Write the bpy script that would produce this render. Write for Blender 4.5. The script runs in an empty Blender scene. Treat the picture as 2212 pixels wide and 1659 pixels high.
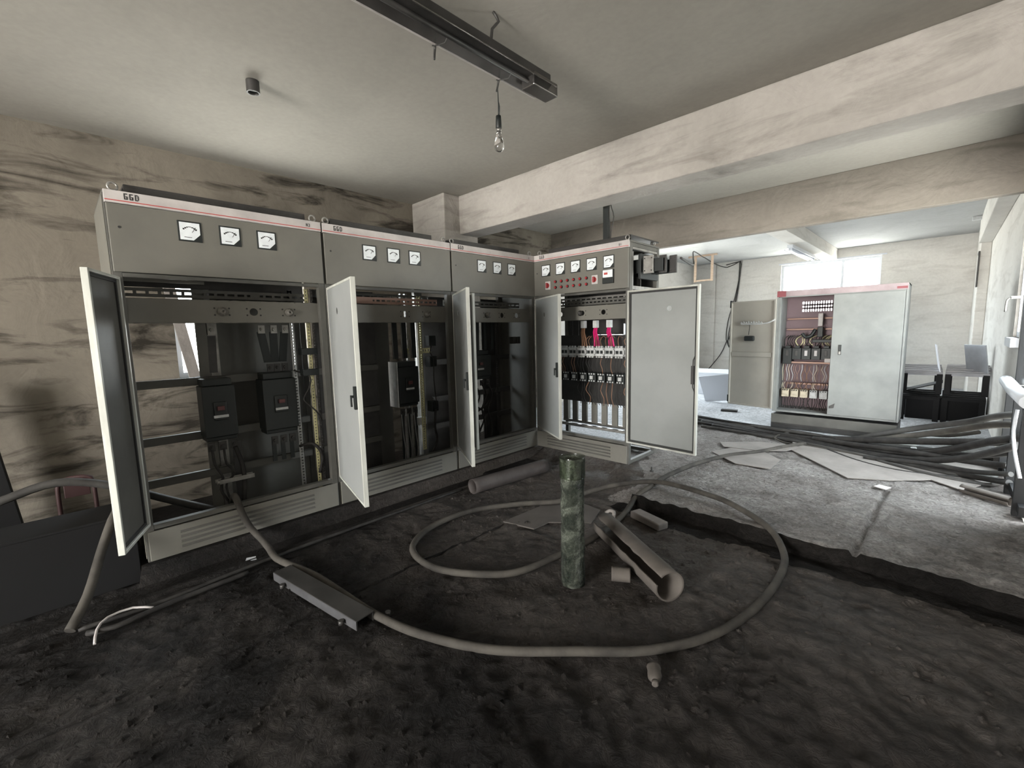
import bpy, bmesh, math, random
from mathutils import Vector, Matrix, noise as mn
random.seed(7)
scene = bpy.context.scene
COL = scene.collection
R_ = math.radians

# ---------------------------------------------------------------- camera
F_PX, YAW, PITCH, ROLL = 956.5, -0.7737, -0.1186, -0.0231
CAM = Vector((3.4035, -3.8879, 1.364))
cy, sy, cp, sp = math.cos(YAW), math.sin(YAW), math.cos(PITCH), math.sin(PITCH)
fw = Vector((sy*cp, cy*cp, sp)); rt = Vector((cy, -sy, 0)); up = rt.cross(fw)
cr, sr = math.cos(ROLL), math.sin(ROLL)
rt2 = rt*cr + up*sr; up2 = up*cr - rt*sr
cam = bpy.data.cameras.new('camera'); camo = bpy.data.objects.new('camera', cam); COL.objects.link(camo)
M = Matrix((( rt2.x, up2.x, -fw.x, CAM.x), (rt2.y, up2.y, -fw.y, CAM.y), (rt2.z, up2.z, -fw.z, CAM.z), (0, 0, 0, 1)))
camo.matrix_world = M
cam.sensor_fit = 'HORIZONTAL'; cam.sensor_width = 36; cam.lens = F_PX/2212*36; cam.clip_start = .02
scene.camera = camo

# ---------------------------------------------------------------- world, daylight, exposure
scene.view_settings.view_transform = 'Standard'
scene.view_settings.look = 'None'
scene.view_settings.gamma = 1
scene.view_settings.use_curve_mapping = False
scene.view_settings.exposure = 2.0
w = bpy.data.worlds.new('sky'); scene.world = w; w.use_nodes = True
nt = w.node_tree; nt.nodes.clear()
tc = nt.nodes.new('ShaderNodeTexCoord'); sep = nt.nodes.new('ShaderNodeSeparateXYZ')
rmp = nt.nodes.new('ShaderNodeValToRGB'); bg = nt.nodes.new('ShaderNodeBackground'); wo = nt.nodes.new('ShaderNodeOutputWorld')
nt.links.new(tc.outputs['Generated'], sep.inputs[0]); nt.links.new(sep.outputs['Z'], rmp.inputs[0])
nt.links.new(rmp.outputs[0], bg.inputs[0]); nt.links.new(bg.outputs[0], wo.inputs[0])
rmp.color_ramp.elements[0].position = 0.0; rmp.color_ramp.elements[0].color = (.95, .90, .82, 1)
rmp.color_ramp.elements[1].position = .04; rmp.color_ramp.elements[1].color = (.93, .97, 1.0, 1)
bg.inputs[1].default_value = 6.0
def portal(name, loc, rot, sx, sy_):
    l = bpy.data.lights.new(name, 'AREA'); l.shape = 'RECTANGLE'; l.size = sx; l.size_y = sy_
    l.cycles.is_portal = True
    o = bpy.data.objects.new(name, l); COL.objects.link(o); o.location = loc; o.rotation_euler = rot
    return o
# an area light shines along its local -Z
rl = bpy.data.lights.new('daylight_rear_doorway', 'AREA'); rl.shape = 'RECTANGLE'; rl.size = 2.3; rl.size_y = 2.3; rl.energy = 205; rl.color = (1.0, .965, .90)
rlo = bpy.data.objects.new('daylight_rear_doorway', rl); COL.objects.link(rlo); rlo.location = (2.45, -10.3, 1.35); rlo.rotation_euler = (R_(90), 0, 0)
portal('daylight_left_window', (-1.98, -2.5, 1.65), (R_(90), 0, R_(-90)), 1.2, 1.35)
portal('daylight_far_window', (1.365, 8.97, 2.2), (R_(-90), 0, 0), 1.95, 1.4)
portal('daylight_side_door', (4.12, 1.25, 1.2), (R_(90), 0, R_(90)), 1.5, 2.2)
portal('daylight_unseen_window', (-1.98, 4.7, 1.75), (R_(90), 0, R_(-90)), 3.0, 1.5)  # portal of the added window, out of view

# ---------------------------------------------------------------- helpers
def new_bm(): return bmesh.new()
def box(bm, x0, x1, y0, y1, z0, z1, mat=None):
    if x1 < x0: x0, x1 = x1, x0
    if y1 < y0: y0, y1 = y1, y0
    if z1 < z0: z0, z1 = z1, z0
    v = [bm.verts.new(c) for c in ((x0,y0,z0),(x1,y0,z0),(x1,y1,z0),(x0,y1,z0),(x0,y0,z1),(x1,y0,z1),(x1,y1,z1),(x0,y1,z1))]
    if mat is not None:
        for k in v: k.co = mat @ k.co
    for f in ((0,3,2,1),(4,5,6,7),(0,1,5,4),(1,2,6,5),(2,3,7,6),(3,0,4,7)): bm.faces.new([v[i] for i in f])
    return bm
def frame_axes(d):
    d = d.normalized(); a = Vector((0,0,1)) if abs(d.z) < .9 else Vector((1,0,0))
    x = d.cross(a).normalized(); return x, d.cross(x).normalized()
def cyl(bm, p0, p1, r0, r1=None, n=16, caps=True):
    p0, p1 = Vector(p0), Vector(p1); r1 = r0 if r1 is None else r1
    x, y = frame_axes(p1-p0); A = []; B = []
    for i in range(n):
        a = 2*math.pi*i/n; o = x*math.cos(a)+y*math.sin(a)
        A.append(bm.verts.new(p0+o*r0)); B.append(bm.verts.new(p1+o*r1))
    for i in range(n):
        f = bm.faces.new((A[i], B[i], B[(i+1)%n], A[(i+1)%n])); f.smooth = True
    if caps: bm.faces.new(A); bm.faces.new(B[::-1])
    return bm
def pipe(bm, p0, p1, ro, ri, n=28, a0=0, a1=360, wob=0):
    """hollow tube, optionally with a slot (angles in degrees)"""
    p0, p1 = Vector(p0), Vector(p1); x, y = frame_axes(p1-p0); full = (a1-a0) >= 360; seg = n if full else n+1; L = 14
    G = []
    for k in range(L+1):
        p = p0.lerp(p1, k/L); ring = []
        for i in range(seg):
            t = i/n; a = R_(a0+(a1-a0)*t)
            if wob and not full and i in (0, seg-1): a += wob*mn.noise(Vector((k*.9, i, 3)))
            o = x*math.cos(a)+y*math.sin(a); ring.append((bm.verts.new(p+o*ro), bm.verts.new(p+o*ri)))
        G.append(ring)
    m = seg if full else seg-1
    for k in range(L):
        for i in range(m):
            j = (i+1) % seg
            f = bm.faces.new((G[k][i][0], G[k+1][i][0], G[k+1][j][0], G[k][j][0])); f.smooth = True
            f = bm.faces.new((G[k][i][1], G[k][j][1], G[k+1][j][1], G[k+1][i][1])); f.smooth = True
        if not full:
            bm.faces.new((G[k][0][0], G[k][0][1], G[k+1][0][1], G[k+1][0][0]))
            bm.faces.new((G[k][-1][0], G[k+1][-1][0], G[k+1][-1][1], G[k][-1][1]))
    for i in range(m):
        j = (i+1) % seg
        bm.faces.new((G[0][i][0], G[0][j][0], G[0][j][1], G[0][i][1])); bm.faces.new((G[L][i][0], G[L][i][1], G[L][j][1], G[L][j][0]))
    return bm
def spline(pts, step=.04):
    P = [Vector(p) for p in pts]; out = []
    for i in range(len(P)-1):
        a, b, c, d = P[max(i-1,0)], P[i], P[i+1], P[min(i+2, len(P)-1)]
        n = max(2, int((c-b).length/step))
        for k in range(n):
            t = k/n; t2 = t*t; t3 = t2*t
            out.append(.5*((2*b)+(-a+c)*t+(2*a-5*b+4*c-d)*t2+(-a+3*b-3*c+d)*t3))
    out.append(P[-1]); return out
def tube(bm, pts, r, n=10, step=.04, smooth=True):
    P = spline(pts, step) if smooth else [Vector(p) for p in pts]
    rings = []; up_ = None
    for i, p in enumerate(P):
        t = (P[min(i+1, len(P)-1)]-P[max(i-1, 0)])
        if t.length < 1e-7: t = Vector((0,0,1))
        t.normalize()
        if up_ is None: up_ = frame_axes(t)[0]
        up_ = (up_ - t*up_.dot(t)); up_.normalize(); s = t.cross(up_)
        rings.append([bm.verts.new(p+(up_*math.cos(2*math.pi*k/n)+s*math.sin(2*math.pi*k/n))*r) for k in range(n)])
    for a, b in zip(rings, rings[1:]):
        for k in range(n):
            f = bm.faces.new((a[k], a[(k+1)%n], b[(k+1)%n], b[k])); f.smooth = True
    bm.faces.new(rings[0][::-1]); bm.faces.new(rings[-1]); return bm
def lathe(bm, prof, c=(0,0,0), n=24):
    rings = []
    for r, z in prof:
        rings.append([bm.verts.new((c[0]+r*math.cos(2*math.pi*k/n), c[1]+r*math.sin(2*math.pi*k/n), c[2]+z)) for k in range(n)])
    for a, b in zip(rings, rings[1:]):
        for k in range(n):
            f = bm.faces.new((a[k], a[(k+1)%n], b[(k+1)%n], b[k])); f.smooth = True
    bm.faces.new(rings[0][::-1]); bm.faces.new(rings[-1]); return bm
def poly(bm, pts, z0, z1):
    """prism over an x,y outline"""
    A = [bm.verts.new((p[0], p[1], z0+(p[2] if len(p) > 2 else 0))) for p in pts]
    B = [bm.verts.new((p[0], p[1], z1+(p[2] if len(p) > 2 else 0))) for p in pts]
    n = len(pts)
    for i in range(n): bm.faces.new((A[i], A[(i+1)%n], B[(i+1)%n], B[i]))
    bm.faces.new(A[::-1]); bm.faces.new(B); return bm
def obj(name, bm, mat, parent=None, bevel=0, loc=None):
    bmesh.ops.recalc_face_normals(bm, faces=bm.faces)
    me = bpy.data.meshes.new(name); bm.to_mesh(me); bm.free()
    mats = mat if isinstance(mat, (list, tuple)) else [mat]
    for m in mats: me.materials.append(m)
    o = bpy.data.objects.new(name, me); COL.objects.link(o)
    if parent is not None: o.parent = parent
    if loc is not None: o.location = loc
    if bevel:
        md = o.modifiers.new('bevel', 'BEVEL'); md.width = bevel; md.segments = 2; md.limit_method = 'ANGLE'
    return o
def empty(name, loc, rz=0):
    o = bpy.data.objects.new(name, None); COL.objects.link(o); o.location = loc; o.rotation_euler = (0, 0, rz); o.empty_display_size = .1
    return o
def tag(o, label, cat, group=None, kind=None):
    o['label'] = label; o['category'] = cat
    if group: o['group'] = group
    if kind: o['kind'] = kind
    return o
def struct(name, bm, mat, parent=None, bevel=0):
    o = obj(name, bm, mat, parent, bevel)
    if parent is None: o['kind'] = 'structure'
    return o

# ---------------------------------------------------------------- materials
def mat(name, col, rough=.6, metal=0, var=0.0, vscale=6, bump=0, bscale=60, col2=None, stretch=(1,1,1), detail=6, thr=(.35,.7), spec=.5, trans=0, emis=None):
    m = bpy.data.materials.new(name); m.use_nodes = True; t = m.node_tree; b = t.nodes['Principled BSDF']
    b.inputs['Base Color'].default_value = (*col, 1); b.inputs['Roughness'].default_value = rough; b.inputs['Metallic'].default_value = metal
    b.inputs['Specular IOR Level'].default_value = spec
    if trans: b.inputs['Transmission Weight'].default_value = trans
    tc = t.nodes.new('ShaderNodeTexCoord'); mp = t.nodes.new('ShaderNodeMapping'); t.links.new(tc.outputs['Object'], mp.inputs[0]); mp.inputs['Scale'].default_value = stretch
    if col2 is not None:
        n = t.nodes.new('ShaderNodeTexNoise'); n.inputs['Scale'].default_value = vscale; n.inputs['Detail'].default_value = detail; n.inputs['Roughness'].default_value = .6
        t.links.new(mp.outputs[0], n.inputs['Vector'])
        r = t.nodes.new('ShaderNodeValToRGB'); r.color_ramp.elements[0].position = thr[0]; r.color_ramp.elements[1].position = thr[1]
        r.color_ramp.elements[0].color = (*col, 1); r.color_ramp.elements[1].color = (*col2, 1)
        t.links.new(n.outputs['Fac'], r.inputs[0]); t.links.new(r.outputs[0], b.inputs['Base Color'])
    if bump:
        n2 = t.nodes.new('ShaderNodeTexNoise'); n2.inputs['Scale'].default_value = bscale; n2.inputs['Detail'].default_value = 8
        bp = t.nodes.new('ShaderNodeBump'); bp.inputs['Strength'].default_value = bump; bp.inputs['Distance'].default_value = .02
        t.links.new(tc.outputs['Object'], n2.inputs['Vector']); t.links.new(n2.outputs['Fac'], bp.inputs['Height']); t.links.new(bp.outputs[0], b.inputs['Normal'])
    return m

def plaster(name, base, soot, amount=.5, seed=0., rough=.9, bump=.45):
    """white-washed plaster: long horizontal soot streaks, blotches, flaking bumps"""
    m = bpy.data.materials.new(name); m.use_nodes = True; t = m.node_tree; b = t.nodes['Principled BSDF']; b.inputs['Roughness'].default_value = rough
    b.inputs['Specular IOR Level'].default_value = .2
    N = t.nodes.new; L = t.links.new
    tc = N('ShaderNodeTexCoord'); mp = N('ShaderNodeMapping'); mp.inputs['Scale'].default_value = (.9, .9, 4.2); mp.inputs['Location'].default_value = (seed, seed*1.7, seed*.3); L(tc.outputs['Object'], mp.inputs[0])
    n1 = N('ShaderNodeTexNoise'); n1.inputs['Scale'].default_value = 1.3; n1.inputs['Detail'].default_value = 7; n1.inputs['Roughness'].default_value = .62; n1.inputs['Distortion'].default_value = .9; L(mp.outputs[0], n1.inputs[0])
    r1 = N('ShaderNodeValToRGB'); r1.color_ramp.elements[0].position = .50; r1.color_ramp.elements[1].position = .74; L(n1.outputs['Fac'], r1.inputs[0])
    mp2 = N('ShaderNodeMapping'); mp2.inputs['Location'].default_value = (seed+4, seed, 7); L(tc.outputs['Object'], mp2.inputs[0])
    n2 = N('ShaderNodeTexNoise'); n2.inputs['Scale'].default_value = .9; n2.inputs['Detail'].default_value = 5; L(mp2.outputs[0], n2.inputs[0])
    r2 = N('ShaderNodeValToRGB'); r2.color_ramp.elements[0].position = .42; r2.color_ramp.elements[1].position = .68; L(n2.outputs['Fac'], r2.inputs[0])
    mul = N('ShaderNodeMath'); mul.operation = 'MULTIPLY_ADD'; L(r1.outputs[0], mul.inputs[0]); mul.inputs[1].default_value = amount*1.3; 
    m3 = N('ShaderNodeMath'); m3.operation = 'MULTIPLY'; L(r2.outputs[0], m3.inputs[0]); m3.inputs[1].default_value = amount*.7; L(m3.outputs[0], mul.inputs[2]); mul.use_clamp = True
    n3 = N('ShaderNodeTexNoise'); n3.inputs['Scale'].default_value = 26; n3.inputs['Detail'].default_value = 6; L(tc.outputs['Object'], n3.inputs[0])
    mx = N('ShaderNodeMix'); mx.data_type = 'RGBA'; L(mul.outputs[0], mx.inputs[0]); mx.inputs[6].default_value = (*base, 1); mx.inputs[7].default_value = (*soot, 1)
    mx2 = N('ShaderNodeMix'); mx2.data_type = 'RGBA'; mx2.blend_type = 'MULTIPLY'; mx2.inputs[0].default_value = .18; L(mx.outputs[2], mx2.inputs[6]); L(n3.outputs['Fac'], mx2.inputs[7]); L(mx2.outputs[2], b.inputs['Base Color'])
    n4 = N('ShaderNodeTexNoise'); n4.inputs['Scale'].default_value = 3.2; n4.inputs['Detail'].default_value = 9; n4.inputs['Roughness'].default_value = .55; n4.inputs['Distortion'].default_value = .7; L(mp2.outputs[0], n4.inputs[0])
    bp = N('ShaderNodeBump'); bp.inputs['Strength'].default_value = bump; bp.inputs['Distance'].default_value = .04; L(n4.outputs['Fac'], bp.inputs['Height']); L(bp.outputs[0], b.inputs['Normal'])
    return m

def ground(name, c1, c2, c3, bump=.9, rough=(.55, .95), scale=1.0, patch_tint=None):
    """trodden dirt: blotches, crumbs and ridges"""
    m = bpy.data.materials.new(name); m.use_nodes = True; t = m.node_tree; b = t.nodes['Principled BSDF']; N = t.nodes.new; L = t.links.new
    b.inputs['Specular IOR Level'].default_value = .15
    tc = N('ShaderNodeTexCoord')
    n1 = N('ShaderNodeTexNoise'); n1.inputs['Scale'].default_value = 2.1*scale; n1.inputs['Detail'].default_value = 9; n1.inputs['Roughness'].default_value = .65; n1.inputs['Distortion'].default_value = .6; L(tc.outputs['Object'], n1.inputs[0])
    r = N('ShaderNodeValToRGB'); e = r.color_ramp.elements; e[0].position = .34; e[0].color = (*c1, 1); e[1].position = .68; e[1].color = (*c3, 1); k = e.new(.5); k.color = (*c2, 1); L(n1.outputs['Fac'], r.inputs[0])
    v = N('ShaderNodeTexVoronoi'); v.inputs['Scale'].default_value = 9*scale; v.feature = 'F1'
    nd = N('ShaderNodeTexNoise'); nd.inputs['Scale'].default_value = 6*scale; nd.inputs['Detail'].default_value = 4; L(tc.outputs['Object'], nd.inputs[0])
    mxv = N('ShaderNodeMix'); mxv.data_type = 'RGBA'; mxv.inputs[0].default_value = .35; L(tc.outputs['Object'], mxv.inputs[6]); L(nd.outputs['Color'], mxv.inputs[7]); L(mxv.outputs[2], v.inputs[0])
    n2 = N('ShaderNodeTexNoise'); n2.inputs['Scale'].default_value = 22*scale; n2.inputs['Detail'].default_value = 10; n2.inputs['Roughness'].default_value = .7; n2.inputs['Distortion'].default_value = 1.2; L(tc.outputs['Object'], n2.inputs[0])
    ad = N('ShaderNodeMath'); ad.operation = 'MULTIPLY_ADD'; L(v.outputs['Distance'], ad.inputs[0]); ad.inputs[1].default_value = .35; L(n2.outputs['Fac'], ad.inputs[2])
    bp = N('ShaderNodeBump'); bp.inputs['Strength'].default_value = bump; bp.inputs['Distance'].default_value = .055; L(ad.outputs[0], bp.inputs['Height']); L(bp.outputs[0], b.inputs['Normal'])
    rr = N('ShaderNodeMapRange'); rr.inputs[3].default_value = rough[0]; rr.inputs[4].default_value = rough[1]; L(n1.outputs['Fac'], rr.inputs[0]); L(rr.outputs[0], b.inputs['Roughness'])
    mm = N('ShaderNodeMix'); mm.data_type = 'RGBA'; mm.blend_type = 'MULTIPLY'; mm.inputs[0].default_value = .8; L(r.outputs[0], mm.inputs[6]); 
    r5 = N('ShaderNodeValToRGB'); r5.color_ramp.elements[0].position = .3; r5.color_ramp.elements[0].color = (.16,.16,.16,1); r5.color_ramp.elements[1].position = .62; L(n2.outputs['Fac'], r5.inputs[0]); L(r5.outputs[0], mm.inputs[7])  # relief shading painted in: colour darkened in the hollows of the bump noise
    if patch_tint:
        # lighter tint in big noisy patches, stronger with rising y
        sx = N('ShaderNodeSeparateXYZ'); L(tc.outputs['Object'], sx.inputs[0]); nb = N('ShaderNodeTexNoise'); nb.inputs['Scale'].default_value = 1.1; nb.inputs['Detail'].default_value = 6; L(tc.outputs['Object'], nb.inputs[0])
        a1 = N('ShaderNodeMath'); a1.operation = 'MULTIPLY_ADD'; L(nb.outputs['Fac'], a1.inputs[0]); a1.inputs[1].default_value = 3.6; L(sx.outputs['Y'], a1.inputs[2])
        mr = N('ShaderNodeMapRange'); mr.inputs[1].default_value = -1.0; mr.inputs[2].default_value = .9; L(a1.outputs[0], mr.inputs[0])
        md = N('ShaderNodeMix'); md.data_type = 'RGBA'; L(mr.outputs[0], md.inputs[0]); L(mm.outputs[2], md.inputs[6])
        mf = N('ShaderNodeMix'); mf.data_type = 'RGBA'; mf.blend_type = 'MULTIPLY'; mf.inputs[0].default_value = .6; mf.inputs[6].default_value = (*patch_tint, 1); L(r5.outputs[0], mf.inputs[7]); L(mf.outputs[2], md.inputs[7]); L(md.outputs[2], b.inputs['Base Color'])
    else: L(mm.outputs[2], b.inputs['Base Color'])
    return m

WALL = plaster('sooty_plaster', (.195,.174,.144), (.028,.024,.019), .97, 0.)
WALLR = plaster('far_plaster', (.68,.66,.62), (.34,.31,.28), .32, 3.)
BEAM = plaster('beam_plaster', (.44,.415,.385), (.18,.165,.15), .5, 8., bump=.8)
BEAM2 = plaster('partition_plaster', (.30,.27,.237), (.15,.133,.112), .5, 12., bump=.6)
CEIL = plaster('ceiling_plaster', (.375,.355,.32), (.29,.275,.25), .35, 5., bump=.10)
CEILF = plaster('far_ceiling', (.47,.475,.47), (.32,.32,.31), .4, 9., bump=.15)
DIRT = ground('oily_dirt', (.009,.008,.0078), (.024,.021,.0195), (.066,.059,.054), 1.0, (.35,.8), patch_tint=(.135,.118,.107))
DUST = ground('dusty_slab', (.25,.228,.213), (.38,.352,.335), (.50,.475,.455), 1.0, (.7,.95), 1.3)
SHADE_SEAM = ground('shade_and_seam_dirt', (.008,.007,.0065), (.020,.0175,.016), (.042,.037,.034), .8, (.5,.8))
BRIGHT_FLOOR = ground('bright_dusty_floor', (.52,.54,.58), (.66,.68,.72), (.74,.76,.80), .3, (.6,.8))
MAT_SHEET = mat('dusty_sheet', (.235,.215,.20), .85, col2=(.16,.145,.135), vscale=3, bump=.3, bscale=20)
PAINT = mat('grey_cabinet_paint', (.148,.143,.124), .5, col2=(.115,.111,.098), vscale=2.2, bump=.05, bscale=9, thr=(.4,.75))
PAINTD = mat('cabinet_inner_paint', (.10,.098,.088), .55, col2=(.062,.06,.054), vscale=3)
PAINTL = mat('door_paint', (.27,.28,.275), .42, col2=(.20,.21,.205), vscale=1.6, thr=(.4,.8))
EDGE = mat('bare_door_edge', (.52,.53,.49), .4, col2=(.34,.34,.31), vscale=9, stretch=(1,1,.2))
GASK = mat('black_gasket', (.02,.02,.02), .7)
GALV = mat('galvanised_steel', (.36,.35,.33), .42, .6, col2=(.20,.195,.185), vscale=12)
YELL = mat('yellow_zinc_steel', (.62,.58,.32), .45, .3, col2=(.45,.42,.25), vscale=10)
BLACK = mat('black_plastic', (.009,.012,.012), .5)
RUBBER = mat('black_rubber', (.014,.013,.013), .65, col2=(.035,.033,.031), vscale=14, spec=.25)
CABLE = mat('dusty_cable_sheath', (.070,.064,.056), .8, col2=(.026,.024,.022), vscale=5, thr=(.4,.7), spec=.2)
CABLED = mat('dark_cable_sheath', (.028,.027,.026), .65, col2=(.065,.062,.058), vscale=5, spec=.25)
WHITE = mat('white_strip', (.52,.49,.48), .5, col2=(.38,.355,.35), vscale=6)
PINKW = mat('faded_pink_strip', (.36,.29,.30), .5, col2=(.26,.20,.21), vscale=5)
FACE = mat('meter_face', (.78,.82,.85), .35, col2=(.66,.70,.73), vscale=18)
INK = mat('black_ink', (.02,.02,.02), .6)
REDL = mat('red_line', (.42,.06,.055), .5)
REDK = mat('red_lamp', (.30,.02,.025), .35)
PINK = mat('crimson_sleeve', (.55,.01,.13), .5)
COPPER = mat('dull_copper', (.30,.19,.15), .5, .5)
BROWN = mat('brown_wire', (.20,.10,.055), .6)
LGREY = mat('light_grey_plastic', (.56,.57,.57), .5, col2=(.40,.41,.41), vscale=20)
WOOD = mat('wood', (.30,.21,.15), .7, col2=(.42,.33,.25), vscale=8, stretch=(1,1,6))
STEELD = mat('dark_steel', (.03,.029,.028), .5, .3, col2=(.06,.057,.055), vscale=5)
PIPEM = mat('rusty_dark_pipe', (.04,.033,.032), .7, col2=(.07,.06,.056), vscale=6)
CARD = mat('dusty_tube', (.098,.085,.074), .85, col2=(.058,.05,.044), vscale=4)
GLASSB = mat('bulb_glass', (.85,.85,.85), .05, trans=1.0)
CHROME = mat('polished_reflector', (.25,.24,.23), .25, .85, col2=(.12,.115,.11), vscale=5)
MAROON = mat('dusky_inner_panel', (.22,.15,.165), .6, col2=(.17,.115,.13), vscale=2)
FARG = mat('far_cabinet_paint', (.24,.25,.24), .55, col2=(.17,.175,.175), vscale=2.6, thr=(.38,.7))
CREAM = mat('cream_plastic', (.60,.53,.40), .5, col2=(.45,.39,.29), vscale=20)
PVC = mat('white_frame', (.56,.585,.63), .45)
SEAT = mat('grey_sheet_seat', (.34,.34,.36), .4, .2, col2=(.22,.22,.23), vscale=8, stretch=(.4,3,1))
BLK2 = mat('black_painted_steel', (.010,.010,.0105), .7, spec=.15)
BEIGE = mat('lightened_beige_paint', (.40,.38,.335), .6, col2=(.33,.315,.28), vscale=2)  # open far leaf: paint lightened in place of light blocked from it
BADGE = mat('dull_red_badge', (.22,.05,.06), .5)
DRED = mat('dark_red_paint', (.040,.016,.016), .6)
def glass_mat(name, col, rough=.02):
    m = bpy.data.materials.new(name); m.use_nodes = True; t = m.node_tree; t.nodes.clear()
    o = t.nodes.new('ShaderNodeOutputMaterial'); a = t.nodes.new('ShaderNodeBsdfTransparent'); g = t.nodes.new('ShaderNodeBsdfGlossy'); x = t.nodes.new('ShaderNodeMixShader')
    a.inputs[0].default_value = (*col, 1); g.inputs['Roughness'].default_value = rough; x.inputs[0].default_value = .06
    t.links.new(a.outputs[0], x.inputs[1]); t.links.new(g.outputs[0], x.inputs[2]); t.links.new(x.outputs[0], o.inputs[0]); return m
PANE = glass_mat('window_glass', (.93,.96,.97))

# ---------------------------------------------------------------- room shell
XL, XR, YB, YF, ZC, ZF = -1.73, 3.87, -10.0, 8.74, 3.05, -.1
STEP = -.68
def wall_x(name, x0, x1, y0, y1, z0, z1, holes, m):
    bm = new_bm(); ys = y0
    for (a, b, c, d) in sorted(holes):
        box(bm, x0, x1, ys, a, z0, z1)
        if c > z0: box(bm, x0, x1, a, b, z0, c)
        if d < z1: box(bm, x0, x1, a, b, d, z1)
        ys = b
    box(bm, x0, x1, ys, y1, z0, z1); return struct(name, bm, m)
def wall_y(name, y0, y1, x0, x1, z0, z1, holes, m):
    bm = new_bm(); xs = x0
    for (a, b, c, d) in sorted(holes):
        box(bm, xs, a, y0, y1, z0, z1)
        if c > z0: box(bm, a, b, y0, y1, z0, c)
        if d < z1: box(bm, a, b, y0, y1, d, z1)
        xs = b
    box(bm, xs, x1, y0, y1, z0, z1); return struct(name, bm, m)
wall_x('wall_left', XL-.24, XL, YB, 2.5, ZF-.2, ZC, [(-3.10, -1.90, .99, 2.3)], WALL)
wall_x('wall_left_far', XL-.24, XL, 2.5, YF+.24, ZF-.2, ZC, [(3.2, 6.2, 1.0, 2.5)], WALLR)
wall_x('wall_right', XR, XR+.24, YB, YF+.24, ZF-.2, ZC, [(.50, 1.95, 0.0, 2.3), (2.02, 2.5, 1.2, 2.3)], WALLR)
wall_y('wall_back', YF, YF+.24, XL-.24, XR+.24, ZF-.2, ZC, [(.41, 2.32, 1.50, 2.82)], WALLR)
wall_y('wall_rear', YB-.24, YB, XL-.24, XR+.24, ZF-.2, ZC, [(1.3, 3.6, -.1, 2.5)], WALL)
struct('ceiling', box(new_bm(), XL-.24, XR+.24, YB-.24, 2.5, ZC, ZC+.15), CEIL)
struct('ceiling_far', box(new_bm(), XL-.24, XR+.24, 2.5, YF+.24, ZC, ZC+.15), CEILF)
# first beam with its pillar, second beam over the partition line, the far room's ribs
struct('trim_1', box(new_bm(), XL, XR, -.20, .10, 2.584, ZC), BEAM, bevel=.012)
struct('trim_2', box(new_bm(), XL, XL+.68, -.44, .10, 0, ZC), BEAM, bevel=.015)
struct('trim_3', box(new_bm(), XL, XR, 2.45, 2.56, 2.53, ZC), BEAM2, bevel=.006)
struct('trim_4', box(new_bm(), 1.25, 1.53, 2.56, YF, 2.82, ZC), WALLR, bevel=.006)
struct('trim_5', box(new_bm(), XR-.13, XR, 7.2, YF, 0, ZC), WALLR, bevel=.01)
struct('trim_6', box(new_bm(), XR-.16, XR, 2.56, 7.2, 2.66, ZC), WALLR, bevel=.01)
struct('trim_7', box(new_bm(), XL, -1.13, YF-.07, YF, 0, ZC), WALLR, bevel=.01)

# floor as one undulating surface with a step, a ledge along the cabinet row and plate seams
def lin(a, b, s):
    n = max(1, int(round((b-a)/s))); return [a+(b-a)*i/n for i in range(n+1)]
xs = sorted(set([round(v, 4) for v in lin(XL, -.02, .09)+[-.665,-.655]+lin(-.02, 3.87, .019)+[1.068, 1.074, 1.08, 1.086, 1.092, .02, .03, .24, .27, .30]]))
ys = sorted(set([round(v, 4) for v in lin(YB, -4.3, .14)+lin(-4.3, -.66, .019)+lin(-.66, 2.6, .028)+[-.70, -.69, -.68, -.675]]))
def sm(a, b, t):
    t = max(0, min(1, (t-a)/(b-a))); return t*t*(3-2*t)
def height(x, y):
    v = Vector((x, y, 0))
    nz = mn.noise(v*1.3+Vector((3,7,1))); nA = mn.fractal(v*5.5, 1., 2.1, 4)*.014 + (.010-abs(mn.noise(v*9+Vector((nz,nz,0))))*.030)*(.65+.6*nz) + mn.noise(v*24)*.004 - .004
    edge = STEP-.003
    if x > 1.62: hs = 1 if y > edge else 0
    else:
        e2 = -.72 + .62*sm(1.62, .9, x)
        hs = sm(e2-.05, e2+.28, y)*(.75 if y < -.12 else .97) if x > .03 else 0
    low = -.1; z = low + .1*hs
    if x < .03: z = (-.004 if x > -.66 else -.19) if y > -3.66 else low
    elif x < .30 and y < -.05: # steel trench lip beside the ledge
        z = (low-.02 if x < .235 else low+.022) if y < -.9 else z
        nA *= .15
    amp = 1.0 if hs < .5 else .95
    z += nA*amp*(0 if x < .03 and y > -3.66 else 1)
    if hs < .3 and y < STEP and x > .3:
        s = abs(x-1.08); 
        if s < .010 and y < -1.62: z -= .04
        # crumbs and heaps towards the front left
        z += .02*max(0, mn.noise(v*2.3+Vector((5,1,0))))*sm(-1.5, -3.5, y)
    if hs > .9 and x > 1.62 and y < .75:
        xc = 3.10+.03*(y+.65)
        if abs(x-xc) < .014: z -= .03
    return z
bm = new_bm(); G = [[bm.verts.new((x, y, height(x, y))) for y in ys] for x in xs]
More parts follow.
